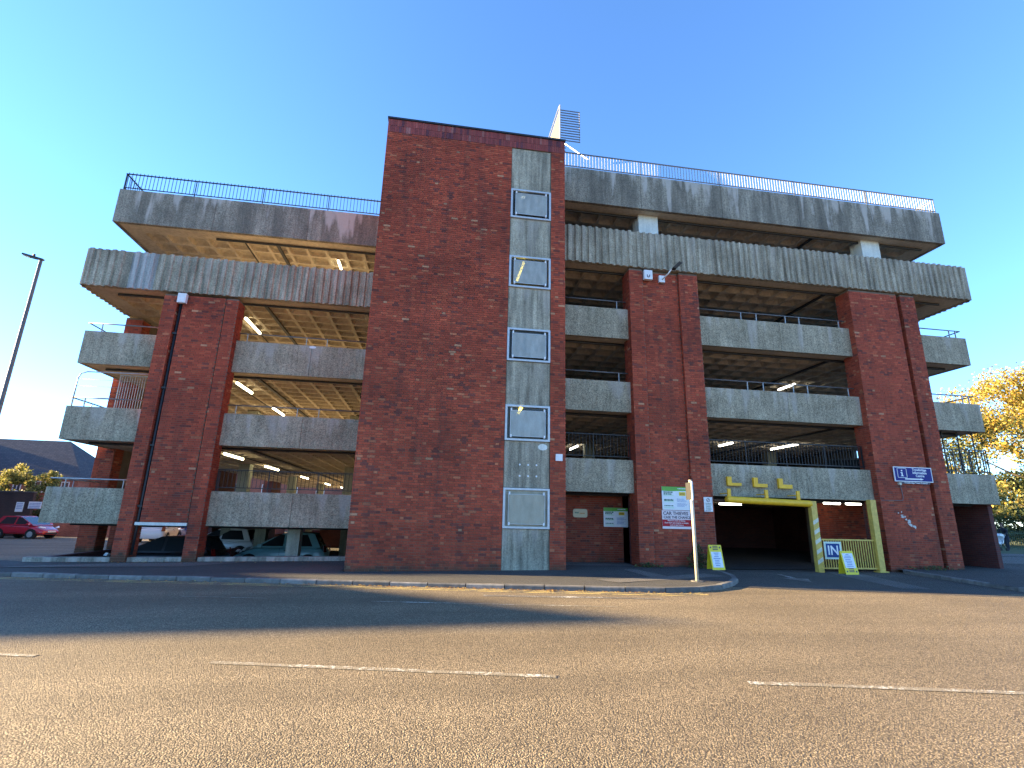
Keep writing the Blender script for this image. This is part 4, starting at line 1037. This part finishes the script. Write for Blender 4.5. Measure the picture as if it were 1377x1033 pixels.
# ------------------------------------------------------------------ street lamp
o = empty('street_lamp', (-14.32, 19.0, -.13), 'tall grey street lamp left of the car park', 'street lamp')
b = MB(); b.tube([(0, 0, 0), (0, 0, 1.2), (0, 0, 1.25), (0, 0, 10.22)], [.11, .10, .075, .05], 12); b.build('column', GREYM, o, smooth=True, local=True)
b = MB(); b.prism([(.06, -.06, 10.2), (.06, .06, 10.2), (-.30, .09, 10.27), (-.62, .07, 10.36), (-.62, -.07, 10.36), (-.30, -.09, 10.27)], (.02, 0, .055)); b.build('lantern', DARKM, o, local=True)
b = MB(); b.tube([(-.26, 0, 10.33), (-.26, 0, 10.42)], .04, 8); b.build('photocell', DARKM, o, local=True)
b = MB(); b.prism([(-.36, -.06, 10.275), (-.36, .06, 10.275), (-.58, .05, 10.335), (-.58, -.05, 10.335)], (0, 0, -.012)); b.build('lens', WHITE, o, local=True)

# ------------------------------------------------------------------ houses and boundary wall
def hip(b, x0, x1, y0, y1, z, zt, ov=.35):
    x0 -= ov; x1 += ov; y0 -= ov; y1 += ov; d = (y1-y0)/2; ym = (y0+y1)/2
    A, B, C, D, E, F = (x0, y0, z), (x1, y0, z), (x1, y1, z), (x0, y1, z), (x0+d, ym, zt), (x1-d, ym, zt)
    b.poly([A, B, F, E]); b.poly([B, C, F]); b.poly([C, D, E, F]); b.poly([D, A, E]); b.poly([A, D, C, B])
def window(o, x0, x1, y, z0, z1):
    w = MB(); F = .08
    w.box(x0, x1, y-.05, y+.02, z0, z0+F); w.box(x0, x1, y-.05, y+.02, z1-F, z1); w.box(x0, x0+F, y-.05, y+.02, z0+F, z1-F); w.box(x1-F, x1, y-.05, y+.02, z0+F, z1-F); w.box((x0+x1)/2-.03, (x0+x1)/2+.03, y-.05, y+.02, z0+F, z1-F)
    fr = w.build('window', UPVC, o); p = MB(); p.box(x0+F, x1-F, y-.012, y, z0+F, z1-F); p.build('pane', PANE, fr)
    s = MB(); s.box(x0-.08, x1+.08, y-.12, y+.02, z0-.08, z0-.004); s.build('sill', PAINTC, fr)
zh_ = -1.
o = empty('brick_house', (-42, 58, zh_), 'red brick house with a hipped slate roof behind the wall', 'house')
b = MB(); b.box(-56, -33.2, 55, 63, zh_, 4.15); b.build('wall', RBWALL, o)
b = MB(); hip(b, -56, -33.2, 55, 63, 4.15, 8.0, .45); r_ = b.build('roof', SLATE, o)
b = MB(); b.box(-46.5, -40.2, 51.5, 55, zh_, 3.95); b.build('front_wing', RBWALL, o)
b = MB(); b.poly([(-46.9, 51.1, 3.95), (-39.8, 51.1, 3.95), (-43.3, 54.5, 6.6)]); b.poly([(-39.8, 51.1, 3.95), (-39.8, 58, 3.95), (-43.3, 58, 6.6), (-43.3, 54.5, 6.6)]); b.poly([(-46.9, 51.1, 3.95), (-43.3, 54.5, 6.6), (-43.3, 58, 6.6), (-46.9, 58, 3.95)]); b.build('wing_roof', SLATE, o)
for (x0, x1, y, z0, z1) in ((-38.6, -37.9, 55, 2.75, 3.75), (-34.6, -33.9, 55, 2.75, 3.75), (-36.8, -35.9, 55, 2.75, 3.75), (-41.8, -40.9, 51.5, 2.6, 3.6), (-38.6, -37.6, 55, .2, 1.5)): window(o, x0, x1, y, z0, z1)
b = MB(); b.box(-48, -47.2, 58.5, 59.3, 7, 9.0); b.build('chimney', RBWALL, r_)
# rear terrace seen through the decks
o = empty('brick_house', (-16, 78, -1.2), 'red brick building glimpsed through the lowest left deck', 'house')
b = MB(); b.box(-38, -3, 74, 82, -1.2, 7.0); b.build('wall', RBWALL, o)
b = MB(); hip(b, -38, -3, 74, 82, 7.0, 9.6); b.build('roof', SLATE, o)
for x in (-34, -30, -26, -22.5, -19, -15.5, -12, -8.5, -5): window(o, x, x+1.1, 74, 3.4, 4.9); window(o, x, x+1.1, 74, .5, 2.0)
# neighbour off to the left whose gable throws the long shadow over the road
o = empty('tall_house', (-40, 20, -.3), 'tall brick house with one sloping roof beside the road left of the car park', 'house')
b = MB(); b.prism([(-46, 17.35, -.4), (-46, 24.6, -.4), (-46, 24.6, 6.1), (-46, 18.3, 9.3), (-46, 17.35, 8.1)], (13, 0, 0)); b.build('wall', RBWALL, o)
b = MB(); b.prism([(-46.2, 25.1, 5.9), (-46.2, 25.1, 6.1), (-46.2, 18.3, 9.52), (-46.2, 18.3, 9.32)], (13.4, 0, 0)); b.prism([(-46.2, 17.1, 7.85), (-46.2, 18.3, 9.325), (-46.2, 18.3, 9.52), (-46.2, 17.1, 8.05)], (13.4, 0, 0)); b.build('roof', SLATE, o)
o = empty('shading_terrace', (-44, 35, -.8), 'unseen brick terrace added beyond the left edge to shade the lower decks', 'house')  # unseen terrace added to keep low sun off the lowest left deck
b = MB(); b.box(-50, -38, 26.5, 44, -.9, 8.8); b.build('wall', RBWALL, o)
b = MB(); b.prism([(-50.4, 26.2, 8.8), (-37.6, 26.2, 8.8), (-44, 26.2, 11.6)], (0, 18.1, 0)); b.build('roof', SLATE, o)
# boundary walls
def wallpoly(name, pts, z0, z1, M, label, th=.25, cope=True):
    o = empty(name, (*pts[0], z0), label, 'wall'); b = MB()
    for a, c in zip(pts, pts[1:]):
        d = (Vector(c)-Vector(a)).normalized(); n_ = Vector((-d.y, d.x))*th
        b.prism([(a[0], a[1], z0), (c[0], c[1], z0), (c[0], c[1], z1), (a[0], a[1], z1)], (n_.x, n_.y, 0))
    b.build('wall', M, o)
    if cope:
        b = MB()
        for a, c in zip(pts, pts[1:]):
            d = (Vector(c)-Vector(a)).normalized(); n_ = Vector((-d.y, d.x)); A = Vector(a)-n_*.05; C = Vector(c)-n_*.05; q = n_*(th+.1)
            b.prism([(A.x, A.y, z1), (C.x, C.y, z1), (C.x, C.y, z1+.08), (A.x, A.y, z1+.08)], (q.x, q.y, 0))
        b.build('coping', SLATE, o)
    return o
wallpoly('garden_wall', [(-60, 46), (-29.2, 43.8)], -1.2, 2.45, mat('shade_dark_brick', f_brickwall((.06, .03, .027), (.045, .024, .022), (.05, .045, .04)), rough=.9), 'tall dark brick wall behind the red car')  # brick colour darkened to stand for the shade on this wall
wallpoly('garden_wall', [(-29.0, 44.6), (-12, 47)], -1.2, .45, RBWALL, 'low orange brick wall right of the red car')
for x, z0, z1, lb in ((-30.2, 1.05, 1.75, 'taller of two white notices on the dark wall'), (-29.35, 1.3, 1.80, 'wider of two white notices on the dark wall')):
    w = .5 if z0 < 1.2 else .85; yy = 43.8+(-29.2-x)*.0715-.06
    o = board('wall_notice', x, x+w, yy, z0, z1, S_WHITE, lb, 'sign', 'notices on the dark wall')
    rows = []
    for q in range(4): rows += greek(o, x+.06, x+w-.06, z1-.12-q*.11, .05, 0, 0)
    printed(o, rows, yy-.02, S_BTXT)

# ------------------------------------------------------------------ trees and plants
def leafball(b, c, r, n, size, colf, flat=1.):
    for _ in range(n):
        while True:
            d = Vector((random.uniform(-1, 1), random.uniform(-1, 1), random.uniform(-1, 1)))
            if .05 < d.length < 1: break
        d = d*(.55+.45*random.random()) if d.length > .3 else d
        p = Vector(c)+Vector((d.x*r, d.y*r, d.z*r*flat))
        u = Vector((random.gauss(0, 1), random.gauss(0, 1), random.gauss(0, 1))).normalized(); v = u.orthogonal().normalized(); v = Matrix.Rotation(random.uniform(0, 6.3), 3, u) @ v
        w = u.cross(v); s = size*random.uniform(.6, 1.3)
        b.poly([p-v*s*.5, p+w*s*.32, p+v*s*.5, p-w*s*.32], tint=colf(p))
def tree(loc, h, rad, crown0, label, colf, clumps=40, leaves=240, size=.34, trunk=.35, name='autumn_tree', group=None):
    o = empty(name, loc, label, 'tree', group); rnd = random
    b = MB(); b.tube([(0, 0, -.2), (.1, 0, h*.25), (-.1, .1, h*.5), (.05, 0, h*.8)], [trunk, trunk*.8, trunk*.55, trunk*.15], 10)
    tips = []
    for i in range(11):
        a = i*2.4; z = h*(.25+.05*i); L = rad*(.9-.04*i)*rnd.uniform(.8, 1.05)
        e = (L*math.cos(a), L*math.sin(a), z+L*.55); b.tube([(0, 0, z), (e[0]*.5, e[1]*.5, z+L*.18), e], [trunk*.4, trunk*.22, trunk*.06], 6); tips.append(e)
    b.build('trunk', BARK, o, smooth=True, local=True)
    c = MB(); zc = (crown0+h)/2; hz = (h-crown0)/2
    for i in range(clumps):
        a = rnd.uniform(0, 6.283); t_ = rnd.uniform(-1, 1); q = math.sqrt(max(0, 1-t_*t_*.9)); r_ = rad*q*(rnd.random()**.4)
        cc = (r_*math.cos(a), r_*math.sin(a), zc+hz*t_*.88); leafball(c, cc, rad*rnd.uniform(.16, .30), leaves, size, colf, .75)
    for e in tips: leafball(c, e, rad*.22, leaves//2, size, colf, .8)
    c.build('crown', LEAF, o, fix=False, local=True)
    return o
YG_ = [(.40, .29, .045), (.36, .29, .055), (.30, .27, .055), (.42, .25, .04)]; GG_ = [(.055, .08, .022), (.085, .10, .028), (.04, .06, .02), (.14, .14, .035)]
def autumn(split, sp=3., Y_=None):
    def f(p):
        k_ = (p.z-split)/sp + random.gauss(0, .45); c = random.choice((Y_ or YG_) if k_ > 0 else GG_); q = random.uniform(.75, 1.2); return (c[0]*q, c[1]*q, c[2]*q)
    return f
tree((71, 48, 0), 20.2, 11.5, 4.0, 'large tree turning gold, its crown right of the building', autumn(13.), 120, 420, .30, .55, group='trees by the park')
tree((88, 62, 0), 21, 11, 4, 'green and yellow tree at the right picture edge behind', autumn(11), 60, 200, .5, .5, group='trees by the park')
tree((62, 58, 0), 9, 6.5, .6, 'low green tree below the golden crown', autumn(8.8), 50, 380, .28, .3, group='trees by the park')
tree((78, 40, 0), 9.5, 6, .6, 'dark green bushy tree beside the park fence', autumn(8.2), 50, 380, .26, .3, group='trees by the park')
tree((-34.4, 50.5, -1), 5.9, 2.7, 1.5, 'small yellowing tree in front of the hipped roof', autumn(4.0, 1.6, [(.34, .31, .08), (.40, .33, .09), (.26, .26, .06)]), 34, 330, .17, .14)
tree((106, 66, 0), 15, 10, .3, 'broad green tree far right behind the railings', autumn(12), 50, 200, .5, .4, group='trees by the park')
tree((60, 78, 0), 13, 9, .3, 'green tree far behind the right end of the building', autumn(11), 45, 200, .5, .4, group='trees by the park')
tree((92, 44, 0), 10, 7, .3, 'bushy tree at the right picture edge with a yellow top', autumn(7), 40, 200, .4, .3, group='trees by the park')
for x, y, h, r_, lb in ((46, 39, 4.6, 4.2, 'rounded green bush nearest the building behind the railings'), (53.5, 38.5, 5.4, 4.6, 'second green bush behind the railings'), (61, 37.5, 5.0, 4.6, 'third green bush behind the railings with yellow leaves'), (69, 35.5, 5.5, 4.6, 'green bush at the right picture edge behind the railings')):
    tree((x, y, 0), h, r_, .05, lb, autumn(4.6), 34, 330, .24, .16, name='park_bush', group='bushes behind the railings')
hb = MB()
for i in range(46):
    q = i/45; leafball(hb, (46+100*q+random.uniform(-3, 3), 96-26*q, 2.+random.uniform(0, 3.)), random.uniform(3.2, 5.2), 190, .6, autumn(5.5), .85)
tag(hb.build('far_trees', LEAF, fix=False), 'green mass of far trees behind the park', 'trees', kind='stuff')
def weeds(loc, n, r, h, label, name='weed_bush'):
    b = MB()
    for _ in range(n):
        a = random.uniform(0, 6.28); q = r*random.random(); x, y = q*math.cos(a), q*.4*math.sin(a); z = random.uniform(0, h)*(1-.5*q/r)
        d = Vector((random.gauss(0, 1), random.gauss(0, 1), random.gauss(0, .8))).normalized(); e = d.orthogonal().normalized(); s = random.uniform(.03, .07)
        c = random.choice(GG_); b.poly([Vector((x, y, z))-d*s, Vector((x, y, z))+e*s*.4, Vector((x, y, z))+d*s, Vector((x, y, z))-e*s*.4], tint=c)
    o = empty(name, loc, label, 'plant'); b.build('foliage', LEAF, o, fix=False, local=True)
    s = MB()
    for i in range(7): x = random.uniform(-r*.6, r*.6); s.tube([(x*.5, 0, -.02), (x, random.uniform(-.05, .05), h*random.uniform(.5, .9))], .006, 4)
    s.build('stem', BARK, o, local=True)
weeds((8.75, 16.35, .1), 420, .42, .75, 'dark scruffy bush at the foot of the middle pier')
weeds((7.05, 16.4, .1), 120, .5, .16, 'low weeds at the left foot of the middle pier')
weeds((17.6, 16.42, .1), 150, 1.0, .16, 'low weeds along the foot of the right pier')
lv = MB()
for _ in range(420):
    t_ = random.random(); 
    if random.random() < .75:
        x = random.gauss(1.6, 2.2) if random.random() < .7 else random.uniform(-10, 6); i = max(j for j in range(len(KL)-1) if KL[j][0] <= max(x, -12)); a, c = KL[i], KL[i+1]; y = a[1]+(c[1]-a[1])*(x-a[0])/(c[0]-a[0])-abs(random.gauss(.06, .07))-.02; z = zr(x, y)+.012
        if x > 6: continue
    else: x = random.uniform(-11, -3); y = 18.72-abs(random.gauss(0, .25)); z = zp(x)+.012
    a = random.uniform(0, 6.28); s = random.uniform(.02, .045); c = random.choice([(.35, .17, .03), (.45, .27, .06), (.22, .09, .03), (.5, .36, .12)])
    dx, dy = s*math.cos(a), s*math.sin(a); k_ = random.uniform(0, .02)
    lv.poly([(x-dx, y-dy, z), (x+dy*.6, y-dx*.6, z+k_), (x+dx, y+dy, z+.004), (x-dy*.6, y+dx*.6, z+k_)], tint=c)
tag(lv.build('fallen_leaves', LEAF, fix=False), 'dry fallen leaves along the kerb and low wall', 'leaves', kind='stuff')

# ------------------------------------------------------------------ park fence and people
o = empty('park_fence', (40, 31, .1), 'dark green railings between pavement and park', 'fence')
b = MB(); A, B = Vector((34, 33.4, 0)), Vector((60, 28.2, 0)); d = (B-A).normalized(); n_ = Vector((-d.y, d.x, 0))
GREENM = mat('green_painted_steel', f_paintmetal((.05, .09, .04), .3), rough=.6)
for z in (.22, 1.18): b.prism([A+Vector((0, 0, z)), B+Vector((0, 0, z)), B+Vector((0, 0, z+.05)), A+Vector((0, 0, z+.05))], n_*.03)
b.build('rail', GREENM, o)
pro = None; s = 0.
while s < (B-A).length:
    p = A+d*s
    if pro is None: k_ = MB(); k_.box(-.012, .012, -.012, .012, 0, 1.3); pro = k_.build('bar', GREENM, o, local=True); pro.location = Vector((p.x, p.y, .1))-Vector(o.location)
    else: inst(pro, (p.x, p.y, .1), o)
    s += .14
SKIN = mat('skin', None, (.42, .24, .17), .6); CLO1 = mat('dark_jacket', None, (.018, .02, .025), .85); CLO2 = mat('navy_trousers', None, (.03, .035, .05), .85); HAIR = mat('brown_hair', None, (.08, .035, .015), .7); SHOE = mat('dark_shoes', None, (.02, .018, .016), .7)
def person(loc, rz, label, lean=.25, arms=1, hair=True):
    o = empty('person', loc, label, 'person', None, rz)
    V = []; Ed = []; Rr = []
    def add(p, r, par=None): V.append(p); Rr.append(r); (Ed.append((par, len(V)-1)) if par is not None else None); return len(V)-1
    def L(z): return lean*max(0, z-.9)
    pel = add((0, 0, .95), (.155, .12)); wst = add((L(1.1), 0, 1.12), (.135, .10), pel); che = add((L(1.32), 0, 1.32), (.165, .115), wst); nk0 = add((L(1.46), 0, 1.45), (.085, .075), che); nk = add((L(1.52)+.02, 0, 1.52), (.055, .055), nk0); hd = add((L(1.6)+.05, 0, 1.60), (.078, .095), nk); add((L(1.72)+.05, 0, 1.72), (.07, .085), hd)
    for sg in (-1, 1):
        hp = add((0, sg*.09, .88), (.10, .10), pel); kn = add((.06*sg+.03, sg*.10, .48), (.066, .066), hp); an = add((.16*sg-.02, sg*.10, .09), (.045, .045), kn); add((.16*sg+.13, sg*.11, .035), (.04, .032), an)
        sh = add((L(1.42), sg*.19, 1.40), (.065, .065), che)
        if arms: el = add((L(1.4)+.10, sg*.24, 1.14), (.046, .046), sh); wr = add((L(1.3)+.34, sg*.20, 1.06), (.034, .034), el); ha = add((L(1.3)+.42, sg*.19, 1.05), (.034, .024), wr)
        else: el = add((L(1.4)-.03, sg*.26, 1.12), (.046, .046), sh); wr = add((L(1.3)+.06, sg*.26, .88), (.034, .034), el); ha = add((L(1.3)+.08, sg*.26, .80), (.034, .024), wr)
    me = bpy.data.meshes.new('body'); me.from_pydata(V, Ed, []); 
    for mm in (CLO1, CLO2, SKIN, SHOE): me.materials.append(mm)
    b = bpy.data.objects.new('body', me); col.objects.link(b); b.parent = o
    sk = b.modifiers.new('skin', 'SKIN'); sk.use_smooth_shade = True
    for i, r_ in enumerate(Rr): me.skin_vertices[0].data[i].radius = r_
    me.skin_vertices[0].data[0].use_root = True
    su = b.modifiers.new('subdivision', 'SUBSURF'); su.levels = su.render_levels = 1
    dg = bpy.context.evaluated_depsgraph_get(); ev = b.evaluated_get(dg); m2 = bpy.data.meshes.new_from_object(ev); b.modifiers.clear(); b.data = m2
    for mm in (CLO1, CLO2, SKIN, SHOE): 
        if mm.name not in [q.name for q in m2.materials if q]: m2.materials.append(mm)
    hx = L(1.6)+.05
    for p in m2.polygons:
        c = p.center; hand = (c.z < 1.09 and c.x > L(1.3)+.36 and arms) or (not arms and c.z < .86 and abs(c.y) > .21)
        p.material_index = 2 if c.z > 1.49 or hand else 3 if c.z < .09 else 1 if c.z < .93 else 0; p.use_smooth = True
    h_ = MB()
    for k_ in range(9):
        for q in range(12):
            pass
    rings = []
    for i, (z, r_) in enumerate(((1.56, .085), (1.62, .105), (1.70, .108), (1.76, .09), (1.80, .04))):
        rings.append([(hx-.03+r_*1.05*math.cos(a*.5236)*(1 if math.cos(a*.5236) < 0 or z > 1.69 else .45), r_*.95*math.sin(a*.5236), z) for a in range(12)])
    for r_ in rings: h_.v += r_
    for i in range(4):
        for q in range(12): h_.f.append((i*12+q, i*12+(q+1) % 12, (i+1)*12+(q+1) % 12, (i+1)*12+q))
    h_.f.append(tuple(48+q for q in range(12))); h_.t = [None]*len(h_.f); h_.mi = [0]*len(h_.f)
    h_.build('hair', HAIR, o, smooth=True, local=True)
    f_ = MB(); f_.prism([(hx+.085, -.016, 1.585), (hx+.085, .016, 1.585), (hx+.115, 0, 1.59)], (0, 0, .03)); f_.build('nose', SKIN, o, local=True)
    f_ = MB()
    for sg in (-1, 1): f_.box(hx+.078, hx+.092, sg*.032-.012, sg*.032+.012, 1.645, 1.66)
    f_.box(hx+.078, hx+.09, -.02, .02, 1.553, 1.562); f_.build('face_features', HAIR, o, local=True)
    return o
person((38.0, 29.9, .1), R(190), 'person in a dark jacket pushing a pale pushchair by the fence', .32, 1)
person((40.3, 30.3, .1), R(-70), 'person in dark clothes standing at the right picture edge', .05, 0)
o = empty('pushchair', (37.15, 29.75, .1), 'pale grey pushchair in front of the person by the fence', 'pushchair', None, R(190))
b = MB()
for sg in (-.22, .22):
    b.tube([(-.42, sg, 1.04), (.28, sg, .30)], .014, 6); b.tube([(-.25, sg, .20), (.15, sg, .75)], .014, 6)
b.tube([(-.42, -.22, 1.04), (-.42, .22, 1.04)], .016, 6); b.build('frame', GALV, o, local=True)
b = MB(); b.prism([(-.12, -.2, .48), (.26, -.2, .42), (.36, -.2, .5), (.22, -.2, .56), (-.05, -.2, .58), (-.25, -.2, .98), (-.32, -.2, .96)], (0, .4, 0)); b.build('seat', S_WHITE, o, local=True)
b = MB(); b.prism([(-.30, -.22, .92)]+[(-.06+.30*math.cos(R(a)), -.22, .80+.30*math.sin(R(a))) for a in (150, 120, 90, 60, 30)], (0, .44, 0)); b.build('hood', S_WHITE, o, local=True)
for (x, y) in ((-.25, -.24), (-.25, .24), (.28, -.2), (.28, .2)): b = MB(); b.tube([(x, y-.02, .12), (x, y+.02, .12)], .12, 12); b.build('wheel', BLACK, o, local=True)

# lettering becomes plain mesh
dg = bpy.context.evaluated_depsgraph_get(); dg.update()
for o in TXT:
    me = bpy.data.meshes.new_from_object(o.evaluated_get(dg)); q = bpy.data.objects.new('lettering_mesh', me); col.objects.link(q)
    q.parent = o.parent; q.location = o.location; q.rotation_euler = o.rotation_euler; q.scale = o.scale
for o in TXT: bpy.data.objects.remove(o)
for o in list(col.objects):
    if o.name.startswith('lettering_mesh'): o.name = 'lettering'
